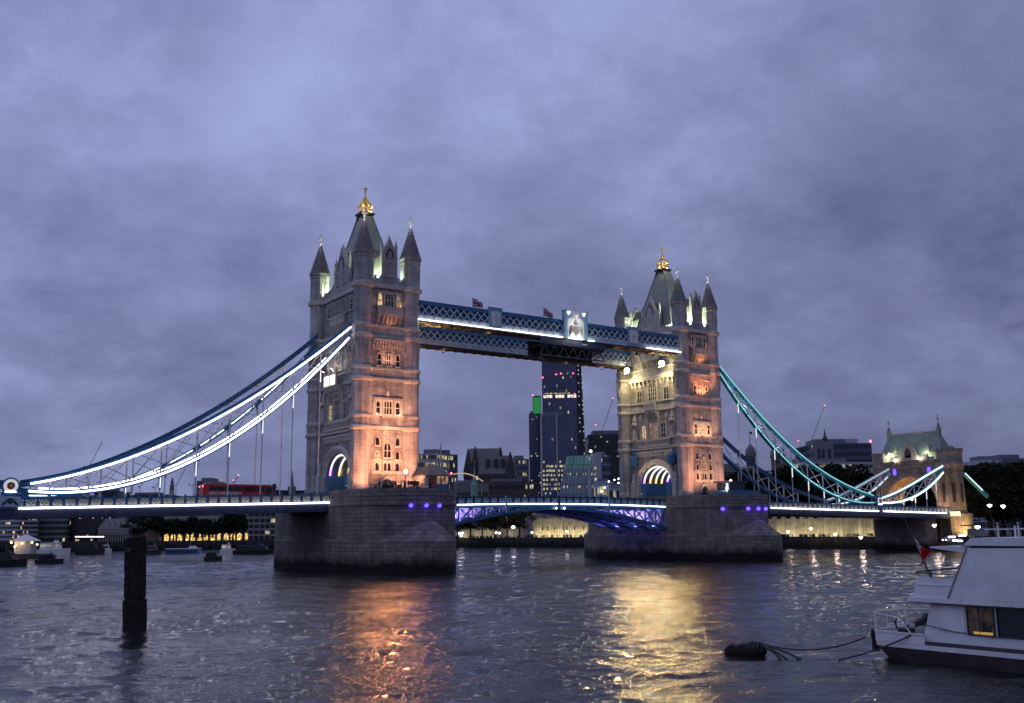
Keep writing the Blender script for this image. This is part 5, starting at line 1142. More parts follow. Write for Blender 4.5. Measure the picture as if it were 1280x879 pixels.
# tallest tower
def tall():
    D=1350; k=D/FPX; r,wd,h=office('tall_tower','tallest dark glass tower, wedge topped, rising behind the walkway with one bright floor band',676.5,719,410,D,34,46,22,GLD,.03,10,R(-3),.62,[GLD,OFFC,OFFW],ledge=GLW); X=lambda u:(u-697.7)*k; Z=lambda v:h-(v-410)*k
    m=MB(); m.hexa([(X(719),.3,0),(X(731),2,0),(X(731),30,0),(X(719),34,0),(X(719),.3,h),(X(724),2,h),(X(724),30,h),(X(719),34,h)]); extra(r,m,'flank_core',BLACKC)
    m=MB(); rr=random.Random(4)
    for j in range(46):
        z=h*j/46
        for q in range(2):
            if rr.random()<.42: x=X(720.5+q*4.5+(1-j/46)*2.0); m.box(x,x+1.3,-.6+q,.25+q,z,z+1.5)
    extra(r,m,'core_lights',MATS.get('dim_core_light') or emat('dim_core_light',(.85,.85,1),.55))
    m=MB()
    for j in range(11): 
        if j%4!=3: m.box(X(678+3.7*j),X(678+3.7*j+3.3),-.5,-.1,Z(498),Z(494.5))
    extra(r,m,'lit_floor',emat('bright_floor',(1,.90,.76),1.0))
    m=MB()
    for j in range(9): m.box(X(678+3.7*j),X(678+3.7*j+3.0),-.5,-.1,Z(493.2),Z(491.8))
    extra(r,m,'lit_floor',OFFW)
    m=MB()
    for j in range(6):      # exposed diagonal bracing
        for s2 in (0,1): a=Z(470+j*24); b=Z(494+j*24); m.bar((X(678) if (j+s2)%2 else X(718),-.35,a),(X(718) if (j+s2)%2 else X(678),-.35,b),.7,.7)
    extra(r,m,'bracing',GLW)
    m=MB()
    for u,v in ((677.5,472.5),(715,468),(716.5,494),(700,468),(694,469)): m.lathe([(.3,Z(v)-.8),(1.1,Z(v)),(.3,Z(v)+.8)],6,X(u),-1.4)
    extra(r,m,'warning_light',REDL)
tall()
r,wd,h=office('office_tower','shorter dark tower with yellow lit floors and pale fins, before the tallest tower',676,717,519,1150,30,26,22,GLD,.8,11,0,.5,[GLD,OFFW,OFFC],pil=False,litrows=[.8,.8,.9,.2,.5,.1,.1,.0,.5,.9,.8,.5,.7,.8,.9,.1,0,0,0,0,.05,0,0,0,0,0])
m=MB(); k=1150/FPX
for u in (676.5,695.5): m.box((u-696.5)*k-1,(u-696.5)*k+1,-1.6,-.1,0,h+2)
extra(r,m,'pale_fin',STN2)
# sloping glass building
def slope():
    D=640; k=D/FPX; z0=at(720,612,D).z; r=root('sloping_glass_building','green glowing glass building with a steep sloping front, below the dark towers','office building',(at(722,612,D).x,at(722,612,D).y,3.1),RZ); X=lambda u:(u-722)*k; Z=lambda v:at(722,v,D).z-3.1
    m=MB(); m.hexa([(X(690),-12,0),(X(740),-12,0),(X(740),14,0),(X(690),14,0),(X(710),6,Z(569)),(X(750),6,Z(567)),(X(750),14,Z(567)),(X(710),14,Z(569))]); extra(r,m,'sloping_glass',mat('pale_sloping_glass',(.17,.23,.26),.15,0,.2,.1))
    P=lambda u,v:None
    def sl(s,t,off=.25):       # s along, t up the slope
        a=Vector((X(690)+(X(740)-X(690))*s,-12,0)); b=Vector((X(710)+(X(750)-X(710))*s,6,Z(568))); q=a+(b-a)*t; return (q.x,q.y-off,q.z+off*.4)
    m=MB()
    for j in range(10): m.bar(sl(j/9,0),sl(j/9,1),.35,.3)
    for j in range(8): m.bar(sl(0,j/8),sl(1,j/8),.25,.25)
    extra(r,m,'glazing_bar',GREYC); rr=random.Random(2); m=MB()
    for (t0,t1,pl) in ((.16,.22,.9),(.26,.30,.8),(.42,.45,.7),(.58,.61,.4),(.74,.77,.3)):
        for j in range(22):
            if rr.random()<pl*.8: m.poly([sl(j/22+.004,t0,.15),sl((j+1)/22-.004,t0,.15),sl((j+1)/22-.004,t1,.15),sl(j/22+.004,t1,.15)])
    extra(r,m,'lit_floor',OFFW); m=MB()
    for j in range(24): m.poly([sl(j/24+.01,.83,.17),sl(j/24+.022,.83,.17),sl(j/24+.022,.985,.17),sl(j/24+.01,.985,.17)])
    extra(r,m,'green_glow_slot',MATS.get('dim_green') or emat('dim_green',(.15,.75,.5),.22))
    m=MB(); m.box(X(733),X(737),-13,-10,0,Z(583)); m.box(X(741),X(751.5),-6,14,0,Z(566.5)); extra(r,m,'pale_frame',WHT)
    for v in (586,593,600): extra(r,MB().box(X(742.5),X(745.5),-6.2,-6.02,Z(v)-.8,Z(v)+.8),'window',OFFW)
    o=MB().lathe([(.3,Z(565)),(1.0,Z(563.5)),(.3,Z(562))],8,X(739.5),0); extra(r,o,'mast_light',WWH)
slope()
r,wd,h=office('black_office_block','broad black office block with few lit windows, left of the yellow lit tower',735,800,543,820,40,20,26,BLACKC,.12,12,0,.35)
office('banded_office','pale banded office with thin floors between the sloping glass and the black block',744,762,570,700,22,9,6,GLW,.12,13,0,.4,ledge=WHT)
office('blue_glass_pavilion','small pale blue glass building with scattered lights behind the right bascule',746,767,602,560,20,3,7,SKYB,.3,14,0,.5)
office('white_arcaded_building','small white building with lit upper arcade beside the foot of the yellow lit tower',762,782,608,500,16,3,5,WHT,.35,15,0,.5,ledge=WHT)
for u,v,D in ((768,600,520),(773,598.5,520),(777.5,598,520),(761,602,515),(756,610,515),(752,614.5,515),(761,614,512),(768.5,607,510),(773,604,510)):
    q=at(u,v,D); o=root('distant_lamp','small white lamp among the buildings behind the right bascule','lamp',(q.x,q.y,3.1),0,'lamps behind the right bascule'); MB().tube([(q.x,q.y,3.1),(q.x,q.y,q.z)],.12,5).build('lamp_post',IRON,o); MB().lathe([(.1,q.z-.4),(.48,q.z),(.1,q.z+.4)],8,q.x,q.y).build('lamp_globe',WWH,o)
# right: keep, white building, glass block, far right offices
def keep():
    D=520; k=D/FPX; c=at(957,590,D); r=root('castle_keep','old stone castle keep whose domed corner turrets rise above the dark trees','castle',(c.x,c.y,3.1),RZ); X=lambda u:(u-957)*k; Z=lambda v:at(957,v,D).z-3.1
    extra(r,MB().box(X(938),X(1003),0,30,0,Z(596)),'wall',BRICKD)
    KS=stone('keep_stone',(.26,.21,.17),(.20,.165,.14),(.14,.12,.1),1.2,.5)
    for u,vt,w_,y in ((941.2,570,6.6,0),(974,572,6.8,2),(1000,578,4,26)):
        m=MB().lathe([(w_*k/1.0*.92,0),(w_*k*.92,Z(vt)),(w_*k*1.05,Z(vt)+.2),(w_*k*1.05,Z(vt)+1)],8,X(u),y+3); t=extra(r,m,'turret',KS)
        z=Z(vt)+1; q=w_*k; MB().lathe([(q*1.0,z),(q*.98,z+1.5),(q*.8,z+3.2),(q*.45,z+4.6),(q*.1,z+5.8),(.15,z+7),(.3,z+8),(.1,z+9),(.08,z+13)],12,X(u),y+3).build('dome',SLATE,t,world=False); MB().box(X(u)-.05,X(u)+1.4,y+2.95,y+3.05,z+11,z+12.2).build('weather_vane',IRON,t,world=False)
        for zz in (z-4,z-8): MB().box(X(u)-.5,X(u)+.5,y+3-q-.02,y+3-q+.3,zz,zz+1.6).build('window',DARK,t,world=False)
keep()
r,wd,h=office('glass_office_block','dark blue office block with a thin spire and red light, behind the white building',1016,1089,554,620,40,12,30,GLW,.03,16,0,.6)
k=620/FPX; m=MB().box(-36*k,-13*k,-3,8,0,h+1); extra(r,m,'brick_wing',GREYC); m=MB()
for u in (-33,-28,-20): m.box(u*k,u*k+1.6,-3.2,-3.02,h*.5,h*.93)
extra(r,m,'window_slot',GLASS); m=MB().lathe([(1.6,h-20),(1.6,h+3),(.8,h+4.5),(.1,h+9)],6,-21*k,0); extra(r,m,'spire',BRICKD); m=MB().box(9*k,23*k,4,14,h,h+3); extra(r,m,'roof_house',WHT); m=MB().lathe([(.2,h),(.8,h+.9),(.2,h+1.8)],8,35*k,-1); extra(r,m,'warning_light',REDL)
office('white_office_block','long white building with a few lit windows above the trees, behind the right side span',985,1094,578,560,26,8,26,WHT,.10,17,0,.42)
office('distant_office_block','pale office block on the skyline at the far right',1225,1252,575,520,20,5,6,WHT,.0,18,0,.4); office('distant_office_block','long dark office with thin lit strips at the far right edge of the skyline',1250,1292,573,540,22,5,9,GLD,.12,19,0,.4)
office('slate_terrace','low slate roofed houses on the skyline behind the keep turrets',905,935,584,600,20,4,8,SLATE,.1,20,0,.4)
# left: buildings beyond the river seen under and over the deck
office('white_riverside_block','pale riverside building at the far left with amber lit windows',-14,24,640,420,18,7,12,WHT,.16,21,0,.5,[GLASS,WARMG,OFFW])
office('grey_office_block','grey flat office seen under the deck at the left, few windows',24,44,640,440,18,8,5,GREYC,.02,22,0,.4)
office('terraced_office','stepped concrete office with dark balconies under the left deck',44,84,636,445,22,6,12,CONC,.05,23,0,.55,[DARK,OFFW,OFFC],ledge=CONC)
office('dark_glass_office','dark office with a string of amber lights under the left deck',84,122,622,450,22,10,14,BLACKC,.12,24,0,.4,[GLASS,OFFW,WARMG])
def market():
    D=440; k=D/FPX; c=at(150,690,D); r=root('market_hall','pale arcaded market hall with long mansard roof seen under the left deck','market hall',(c.x,c.y,3.1),RZ); X=lambda u:(u-150)*k; Z=lambda v:at(150,v,D).z-3.1
    extra(r,MB().box(X(121),X(181),0,18,0,Z(661)),'wall',STN2); m=MB()
    for j in range(19): u=122.5+3.1*j; m.box(X(u),X(u+1.6),-.15,-.02,Z(677),Z(667.5))
    extra(r,m,'arched_opening',DARK); m=MB(); m.box(X(120.5),X(181.5),-.5,18,Z(664.6),Z(664)); m.box(X(120.5),X(181.5),-.5,18.2,Z(661.2),Z(660.4)); extra(r,m,'cornice',STN2)
    m=MB(); m.hexa([(X(121),0,Z(660.4)),(X(181),0,Z(660.4)),(X(181),18,Z(660.4)),(X(121),18,Z(660.4)),(X(124),5,Z(648)),(X(178),5,Z(648)),(X(178),13,Z(648)),(X(124),13,Z(648))]); ro=extra(r,m,'roof',SLATE)
    for j in range(7): u=128+7.5*j; MB().box(X(u),X(u+3),1.5,4,Z(657.5),Z(652.5)).build('dormer',STN2,ro,world=False)
market()
def custom():
    D=470; k=D/FPX; c=at(260,690,D); r=root('columned_building','long pale classical building with a columned centre above the riverside trees','public building',(c.x,c.y,3.1),RZ); X=lambda u:(u-260)*k; Z=lambda v:at(260,v,D).z-3.1
    extra(r,MB().box(X(203),X(318),0,20,0,Z(641)),'wall',STN2); m=MB(); m.box(X(202),X(319),-.5,20.5,Z(644),Z(643)); m.box(X(202),X(319),-.4,20.4,Z(655.6),Z(655)); extra(r,m,'cornice',STN2)
    for j in range(7): u=243+4.5*j; extra(r,MB().lathe([(.55,Z(672)),(.5,Z(656)),(.7,Z(655.6))],8,X(u),-.8),'column',STN2)
    m=MB()
    for j in range(26):
        u=205+4.35*j
        for v0 in (648,660): m.box(X(u),X(u+1.9),-.1,-.02,Z(v0+6),Z(v0))
    extra(r,m,'window',GLASS); m=MB()
    for j in range(13):
        u=204.5+8.3*j; m.py([(X(u),Z(676.5)),(X(u+5.5),Z(676.5)),(X(u+5.5),Z(669)),(X(u+2.7),Z(666.5)),(X(u),Z(669))],-.1,-.03)
    extra(r,m,'lit_arcade',litglass('lit_arcade_glow',(1,.62,.20),1.7,.9))
custom()
office('concrete_office','concrete office with deep dark window rows beside the near pier',311,366,640,430,22,5,8,CONC,.03,26,0,.6,[DARK,OFFW,OFFC],ledge=CONC)
office('flat_roofed_block','low dark block just above the deck at the left',64,82,613,900,30,8,6,BLACKC,.08,27,0,.4); office('flat_roofed_block','wide dark stepped block just above the deck, near the small chain hangers',118,147,614,880,30,8,8,BLACKC,.05,28,0,.4); office('flat_roofed_block','long low dark roofline just above the deck left of the coach',160,210,618.5,860,30,7,10,BLACKC,.05,29,0,.4); office('glass_vault_hall','grey curved roof building rising behind the rear of the coach',246,268,601,900,40,10,6,GREYC,.05,30,0,.5)
D=800; p=at(214.5,618,D); k=D/FPX; r=root('church_tower','slender church tower with lantern and obelisk tiers above the deck left of the coach','church tower',(p.x,p.y,3.1)); z=lambda v:at(214.5,v,D).z
MB().lathe([(3.4*k,3.1),(3.4*k,z(613)),(4*k,z(612.5))],4,p.x,p.y).build('tower',STN2,r); m=MB().lathe([(2.8*k,z(612.5)),(2.6*k,z(608)),(3.2*k,z(607.5)),(2*k,z(607)),(1.8*k,z(602)),(2.2*k,z(601.5)),(1.2*k,z(601)),(1*k,z(597.5)),(.3*k,z(597)),(.15*k,z(595.5))],8,p.x,p.y); m.build('lantern',SLATE,r)
p=at(365,604,950); r=root('church_spire','thin dark needle spire on the skyline just left of the pink lit tower','spire',(p.x,p.y,3.1)); MB().lathe([(4,3.1),(4,at(365,609,950).z),(1.8,at(365,607,950).z),(.15,at(365,588,950).z)],8,p.x,p.y).build('spire',SLATE,r); MB().box(p.x-16,p.x+16,p.y,p.y+12,3.1,at(365,613,950).z).build('nave',BLACKC,r)
# cranes
def crane(label,ub,vb,up,vp,ut,vt,D,lights=True,group='tower cranes on the skyline'):
    b=at(ub,vb,D); p=at(up,vp,D); t=at(ut,vt,D); k=D/FPX; r=root('tower_crane',label,'crane',(p.x,p.y,3.1),0,group); w_=max(1.0,.8*k)
    m=MB()
    for a in (-1,1): m.bar((p.x+a*w_*.5,p.y,3.1),(p.x+a*w_*.5,p.y,p.z),.22*k,.22*k)
    n=int((p.z-3)/(w_*1.6))
    for j in range(n): z0=3.1+(p.z-3.1)*j/n; z1=3.1+(p.z-3.1)*(j+1)/n; s=1 if j%2 else -1; m.bar((p.x-s*w_*.5,p.y,z0),(p.x+s*w_*.5,p.y,z1),.14*k,.14*k)
    m.build('mast',IRON,r)
    m=MB(); d=t-p; u_=Vector((_r[0],_r[1],0)); nrm=Vector((-d.z*u_.x,-d.z*u_.y,d.dot(u_))).normalized(); ww=w_*.45; n=14
    for s in (-1,1): m.bar(p+nrm*ww*s,t+nrm*ww*s*.4,.22*k,.22*k)
    for j in range(n): f0=j/n; f1=(j+1)/n; s=1 if j%2 else -1; m.bar(p+d*f0+nrm*ww*s*(1-.6*f0),p+d*f1-nrm*ww*s*(1-.6*f1),.13*k,.13*k)
    m.build('jib',IRON,r)
    back=p-u_*(1 if d.dot(u_)>0 else -1)*d.length*.14+Vector((0,0,d.length*.06)); m=MB().bar(p,back,.5*k,.4*k); m.bar(back-Vector((0,0,1.2*k)),back+Vector((0,0,.4*k)),1.6*k,1.2*k); m.build('counterweight',IRON,r)
    m=MB(); m.tube([back+Vector((0,0,d.length*.18)),t],.06*k,4); m.tube([back,back+Vector((0,0,d.length*.18)),p],.08*k,4); m.build('rope',IRON,r)
    if lights:
        for q in (t,back+Vector((0,0,d.length*.19))): MB().lathe([(.2*k,q.z-.6*k),(.85*k,q.z),(.2*k,q.z+.6*k)],8,q.x,q.y).build('warning_light',REDL,r)
crane('tall luffing crane with red lights rising behind the turquoise chain',1008,600,1008,567,1031,507,640)
crane('luffing crane with one red light on the roof of the black office block',752,600,751.5,543,766.5,498,820)
crane('pale thin crane jib standing alone above the far left chain',108,620,110,585,128,552.5,900,False); crane('small dark crane just left of the church tower',190,620,194,610,204,592,850,False); crane('dark crane jib leaning right beside the church tower',219,620,220,608,232,585,850,False)
crane('reddish crane standing behind a hanger left of the coach',240,620,241.5,608,250,572,700,False); crane('stubby crane with working platform above the long dark roofline',174,620,175,609,183,598,870,False); crane('faint crane above the roof of the coach',292,612,293,603,298,594,1000)

# ------------------------------------------------------------------ fortress walls, quay lamps
FORT=stone('fortress_stone',(.40,.36,.29),(.33,.30,.24),(.24,.22,.18),1.0,.45)
def fortwall(name,label,pts,D,vt,vb,crenel,lights,power,slits):
    a=at(pts[0],vb,D); r=root(name,label,'wall',(a.x,a.y,3.1)); k=D/FPX
    P=lambda u:at(u,vb,D)
    m=MB(); p,q=P(pts[0]),P(pts[-1]); zt=at(pts[0],vt,D).z; d=Vector((_fw[0],_fw[1],0)).normalized()*2
    m.hexa([(p.x,p.y,2.5),(q.x,q.y,2.5),(q.x+d.x,q.y+d.y,2.5),(p.x+d.x,p.y+d.y,2.5),(p.x,p.y,zt),(q.x,q.y,zt),(q.x+d.x,q.y+d.y,zt),(p.x+d.x,p.y+d.y,zt)]); m.build('wall',FORT,r)
    if crenel:
        m=MB(); n=int((q-p).length/1.6)
        for j in range(n):
            if j%2==0: s=p+(q-p)*(j/n); e=p+(q-p)*((j+1)/n); m.hexa([(s.x,s.y,zt),(e.x,e.y,zt),(e.x+d.x*.3,e.y+d.y*.3,zt),(s.x+d.x*.3,s.y+d.y*.3,zt),(s.x,s.y,zt+.8),(e.x,e.y,zt+.8),(e.x+d.x*.3,e.y+d.y*.3,zt+.8),(s.x+d.x*.3,s.y+d.y*.3,zt+.8)])
        m.build('battlement',FORT,r)
    for u,v in slits: c=at(u,v,D)-d*.02; MB().bar((c.x,c.y,c.z-.9),(c.x,c.y,c.z+.9),.35,.35).build('arrow_slit',DARK,r)
    for u in lights: c=at(u,671,D)-d*1.4; o=MB().lathe([(.25,3.1),(.25,3.4),(.1,3.5)],6,c.x,c.y).build('ground_light',IRON,r); lamp(o,(c.x,c.y,4.2),(1,.84,.45),power,.2)
    return r
fortwall('fortress_wall','floodlit pale fortress wall with arrow slits under the middle of the bascules',(657,748),452,649,672,True,(662,676,689,701,714,727,740),900,((664,660),(668,660),(678,661),(685,661),(693,661),(704,660),(709,660),(718,660),(729,660)))
rt=root('fortress_tower','round floodlit corner tower at the left end of the fortress wall','tower',at(663,672,450)); c=at(663,672,448); k=450/FPX
m=MB().lathe([(6.2*k,2.5),(6*k,at(663,642,450).z),(6.5*k,at(663,641.5,450).z),(6.5*k,at(663,638.5,450).z)],16,c.x,c.y); m.build('tower_wall',FORT,rt); m=MB()
for j in range(8): a=2*math.pi*j/8; m.box(c.x+6*k*math.cos(a)-.5,c.x+6*k*math.cos(a)+.5,c.y+6*k*math.sin(a)-.5,c.y+6*k*math.sin(a)+.5,at(663,638.5,450).z,at(663,636,450).z)
m.build('battlement',FORT,rt)
fortwall('fortress_wall','upper set back fortress wall in half shadow above the floodlit wall',(668,722),475,642,672,True,(),0,((680,646),(700,647)))
fortwall('quay_wall','dim stone wall behind the thin trees beneath the left bascule',(568,656),470,660,672,False,(580,600,612,640),330,())
fortwall('fortress_wall','floodlit fortress wall with battlements under the right side span',(955,1105),352,649,672,True,(975,990,1005,1020,1036,1052,1075,1092),480,())
for u,v,D,lab in ((641.5,659,400,'large white globe lamp among the thin trees under the left bascule'),):
    q=at(u,v,D); r=root('quay_lamp',lab,'lamp',(q.x,q.y,3.1)); MB().tube([(q.x,q.y,3.1),(q.x,q.y,q.z)],.1,6).build('lamp_post',IRON,r); g=MB().lathe([(.2,q.z-.6),(.85,q.z),(.2,q.z+.6)],10,q.x,q.y).build('lamp_globe',WWH,r)
for i,(u,v,D) in enumerate(((574.5,667,400),(578,666.5,400),(576.5,670,398),(620,666,400),(624,666.5,400),(665,665.5,402),(708.5,664.5,402))):
    q=at(u,v,D); r=root('quay_lamp','small pinkish globe lamp on the quay beneath the bascules','lamp',(q.x,q.y,3.1),0,'small quay lamps'); MB().tube([(q.x,q.y,3.1),(q.x,q.y,q.z)],.08,6).build('lamp_post',IRON,r); MB().lathe([(.15,q.z-.35),(.5,q.z),(.15,q.z+.35)],8,q.x,q.y).build('lamp_globe',WWH,r)
for lab,u,v,D,pw in (('bright pink lamp on the quay, left one under the right side span',1013.5,661,318,200),('pair of bright pink lamps low on the quay under the chain joint',1076,672,300,200),('small round lamp in the dark archway under the right side span',985,665,330,60),('pink lamp on a post before the dark approach pier',1168,657,270,250),('pink lamp behind the white boat, below the gate tower',1222,659,215,300),('small lamp low on the quay under the side span',1044,668,312,60),('pink lamp between the dark trees at the far right',1254,633,250,60),('smaller lamp left of it between the dark trees at the right',1237,632,255,40)):
    q=at(u,v,D); r=root('quay_lamp',lab,'lamp',(q.x,q.y,3.1)); MB().tube([(q.x,q.y,3.1),(q.x,q.y,q.z-.3)],.07,6).build('lamp_post',IRON,r); g=MB().lathe([(.1,q.z-.45),(.55,q.z+.05),(.5,q.z+.2),(.1,q.z+.3)],8,q.x,q.y).build('lamp_globe',WARM,r); lamp(g,(q.x,q.y-.8,q.z),(1,.72,.62),pw,.25)
# quay at the right: parked cars with lights, dark foundation
def car(u,v,D,label,paint):
    q=at(u,v,D); r=root('parked_car',label,'car',(q.x,q.y,3.1),RZ+.2); b=lambda m,n,mt:m.build(n,mt,r,world=False)
    b(MB().py([(-2.1,.35),(2.1,.35),(2.15,.8),(1.3,.95),(.8,1.45),(-1.2,1.45),(-1.9,.95),(-2.15,.9)],-.85,.85),'body',paint); b(MB().py([(-1.1,.98),(1.05,.98),(.7,1.38),(-1.05,1.38)],-.88,.88),'window',GLASS)
    for x in (-1.3,1.3):
        for y in (-.8,.8): b(MB().py([(x+.33*math.cos(t),.33+.33*math.sin(t)) for t in [math.pi*j/8 for j in range(16)]],y-.1,y+.1),'wheel',DARK)
    for y in (-.6,.6): b(MB().box(-2.22,-2.1,y-.15,y+.15,.62,.8),'headlight',WWH)
car(1191,673,222,'car with bright headlights parked below the gate tower, left one',GREYC); car(1203,670,230,'dark car with bright lights parked against the lit stone base',BLACKC)
for i,(u,v) in enumerate(((1190,672),(1194,676.5),(1203,670.5),(1200,677))):
    q=at(u,v,219); r=root('lit_sign','white lit panel in the dark doorway below the gate tower','lit sign',(q.x,q.y,q.z),0,'lit signs below the gate tower'); a=Vector((_r0[0],_r0[1],0))*(.75 if i%2==0 else .5); d=Vector((_fw[0],_fw[1],0))*.12; zz=.28
    MB().hexa([q-a,q+a,q+a+d,q-a+d,q-a+Vector((0,0,zz)),q+a+Vector((0,0,zz)),q+a+d+Vector((0,0,zz)),q-a+d+Vector((0,0,zz))],0).build('panel',WWH,r); MB().box(q.x-.06,q.x+.06,q.y-.02,q.y+.1,3.0,q.z).build('post',IRON,r)

def van():
    x,y=167.0,-3.5; z=zN(x)-.12; r=root('delivery_van','blue van on the deck in front of the gate tower arch','van',(x,y,z)); h=2.6
    MB().py([(x-2.7,z+.35),(x+2.7,z+.35),(x+2.7,z+1.2),(x+2.1,z+1.4),(x+1.5,z+h),(x-2.7,z+h)],y-.95,y+.95).build('body',BLUE,r)
    MB().py([(x+.7,z+1.45),(x+1.95,z+1.45),(x+1.4,z+2.35),(x+.7,z+2.35)],y-.98,y+.98).build('window',GLASS,r)
    for a in (-1.7,1.7): MB().py([(x+a+.38*math.cos(t),z+.38+.38*math.sin(t)) for t in [math.pi*j/8 for j in range(16)]],y-1.0,y-.7).build('wheel',DARK,r)
    for b in (-.7,.7): MB().box(x-2.78,x-2.68,y+b-.12,y+b+.12,z+1.0,z+1.3).build('tail_light',REDL,r)
van()
# ------------------------------------------------------------------ river craft far away
def boat(name,label,u0,u1,vw,vt,D,hull,cab,col2,rot=0,mastv=None,lit=None):
    ln=(u1-u0)/FPX*D; c=at((u0+u1)/2,vw,D); h=at((u0+u1)/2,vt,D).z*.78; r=root(name,label,'boat',(c.x,c.y,0),RZ+rot); b=lambda m,n,mt:m.build(n,mt,r,world=False); w_=min(3,ln*.12); hh=h*.38
    m=MB(); n=9; T=[(-ln/2+ln*j/(n-1),w_*(1-max(0,(j/(n-1)-.6)/.4)**2*.9)) for j in range(n)]
    bt=[(x,-y*.8,-.2) for x,y in T]+[(x,y*.8,-.2) for x,y in T[::-1]]; tp=[(x*1.02,-y,hh+.5*hh*max(0,x/ln)) for x,y in T]+[(x*1.02,y,hh+.5*hh*max(0,x/ln)) for x,y in T[::-1]]
    for j in range(len(bt)): k=(j+1)%len(bt); m.poly([bt[j],bt[k],tp[k],tp[j]])
    m.poly(tp); b(m,'hull',hull)
    m=MB(); m.hexa([(-ln*.42,-w_*.75,hh),(ln*.22,-w_*.75,hh),(ln*.22,w_*.75,hh),(-ln*.42,w_*.75,hh),(-ln*.41,-w_*.7,h*.8),(ln*.16,-w_*.7,h*.8),(ln*.16,w_*.7,h*.8),(-ln*.41,w_*.7,h*.8)]); b(m,'cabin',cab)
    m=MB(); nn=8
    for j in range(nn): x=-ln*.4+ln*.56*j/nn; m.box(x,x+ln*.05,-w_*.76-.05,-w_*.7,hh+(h*.8-hh)*.35,hh+(h*.8-hh)*.8)
    b(m,'window',lit or GLASS); b(MB().box(-ln*.43,ln*.19,-w_*.78,w_*.78,h*.8,h*.84),'roof',col2); b(MB().hexa([(-ln*.02,-w_*.4,h*.84),(ln*.12,-w_*.4,h*.84),(ln*.12,w_*.4,h*.84),(-ln*.02,w_*.4,h*.84),(0,-w_*.4,h),(ln*.08,-w_*.4,h),(ln*.08,w_*.4,h),(0,w_*.4,h)]),'wheelhouse',col2)
    m=MB().tube([(0,0,h),(0,0,h*1.35)],.06,5); b(m,'mast',STEEL); return r
boat('passenger_boat','long white and blue passenger boat on the river behind the timber pile',203,272,689,677.5,255,WHITE,BLUE,WHITE); boat('tour_boat','dark launch at the right end of the white and blue passenger boat',256,278,689.5,684.5,250,IRON,BLACKC,GREYC)
boat('river_cruiser','white moored river cruiser with red stern lights under the left deck',48,88,682.5,670,330,WHITE,WHITE,WHITE,lit=OFFC); boat('work_boat','low dark work boat lying in front of the white cruiser',46,80,691.5,687.5,240,IRON,BLACKC,NAVY); boat('small_boat','small pale boat by the market hall quay',128,140,682,674,340,WHITE,WHITE,GREYC)
boat('small_boat','small dark moored boat just right of the timber pile',183,202,684,676,330,IRON,GREYC,GREYC); boat('small_boat','white moored boat behind the passenger boat, by the concrete office',276,294,684,674.5,330,WHITE,WHITE,WHITE,lit=OFFW); boat('barge','long dark barge moored beside the near pier',293,352,683,676,320,IRON,BLACKC,NAVY)
boat('floating_pontoon','dark pontoon with a lit handrail under the left deck',96,131,684,671,335,IRON,BLACKC,BLACKC); q0=at(94,671,334); q1=at(130,671,334); o=MB().bar(q0,q1,.1,.22).build('light_string',LEDW); tag(o,'thin string of white lights along the dark pontoon rail','lights'); 
for f in (0,.5,1): q=q0+(q1-q0)*f; MB().tube([(q.x,q.y,1.5),(q.x,q.y,q.z)],.06,5).build('light_post',IRON,o)
p=at(25,684,300); r=root('pavilion_boat','white tented pavilion boat with amber lights at the far left','boat',(p.x,p.y,0),RZ); k=300/FPX
extra(r,MB().box(-8,9*k*4,-2,3,-.3,1.2),'hull',IRON); extra(r,MB().box(-1,18*k*.9,-1.5,2.5,1.2,5.0),'cabin',WHT); extra(r,MB().hexa([(-2,-2,5),(5,-2,5),(5,3,5),(-2,3,5),(1,.3,7),(1.6,.3,7),(1.6,.6,7),(1,.6,7)]),'tent_roof',WHITE)
m=MB()
for x,z in ((-1.6,4.6),(1.6,4.4),(4.6,4.6),(6.2,4.0),(-.5,3.4)): m.lathe([(.1,z-.25),(.3,z),(.1,z+.25)],6,x,-2.2)
extra(r,m,'lamp_globe',AMBER); lamp(r,(p.x-1,p.y-3.5,4),(1,.7,.35),300,.3)
p=at(8,692,225); boat('tug_boat','dark bulky tug moored at the far left edge',-20,34,697,683,225,BLACKC,IRON,BLACKC)

# ------------------------------------------------------------------ near river: timber pile, mooring log, white boat
TIMB=mat('wet_black_timber',(.020,.017,.016),.85,0,.6,1.6,.7,.15)
c=at(168.5,787,74.7); r=root('timber_pile','tall black weathered timber mooring pile standing in the water at the left','pile',(c.x,c.y,0),RZ-R(20)); r.rotation_euler=(0,-R(3.4),RZ-R(20)); k=74.7/FPX
def balk(x0,x1,y0,y1,z0,zt,seed):
    rr=random.Random(seed); m=MB(); n=14; prev=None
    for j in range(n+1):
        z=z0+(zt-z0)*j/n; q=.018; R4=[(x0+rr.uniform(-q,q),y0+rr.uniform(-q,q),z),(x1+rr.uniform(-q,q),y0+rr.uniform(-q,q),z),(x1+rr.uniform(-q,q),y1+rr.uniform(-q,q),z),(x0+rr.uniform(-q,q),y1+rr.uniform(-q,q),z)]
        if j==n: R4=[(a,b,z+rr.uniform(-.12,.12)) for a,b,_ in R4]
        if prev:
            for i in range(4): i2=(i+1)%4; m.poly([prev[i],prev[i2],R4[i2],R4[i]])
        prev=R4
    m.poly(prev); return m
extra(r,balk(-.62,-.19,-.5,.5,2.36,6.75,1),'balk',TIMB); extra(r,balk(-.185,.2,-.47,.52,2.36,6.62,2),'balk',TIMB); extra(r,balk(.205,.6,-.5,.5,2.36,6.88,3),'balk',TIMB)
extra(r,balk(-.67,.63,-.56,.58,-1.2,2.28,4),'base',TIMB); extra(r,balk(-.56,.54,-.46,.48,2.2,2.45,6),'notch_core',TIMB); extra(r,MB().box(-.5,.1,-.56,-.49,5.8,6.1),'iron_strap',IRON)
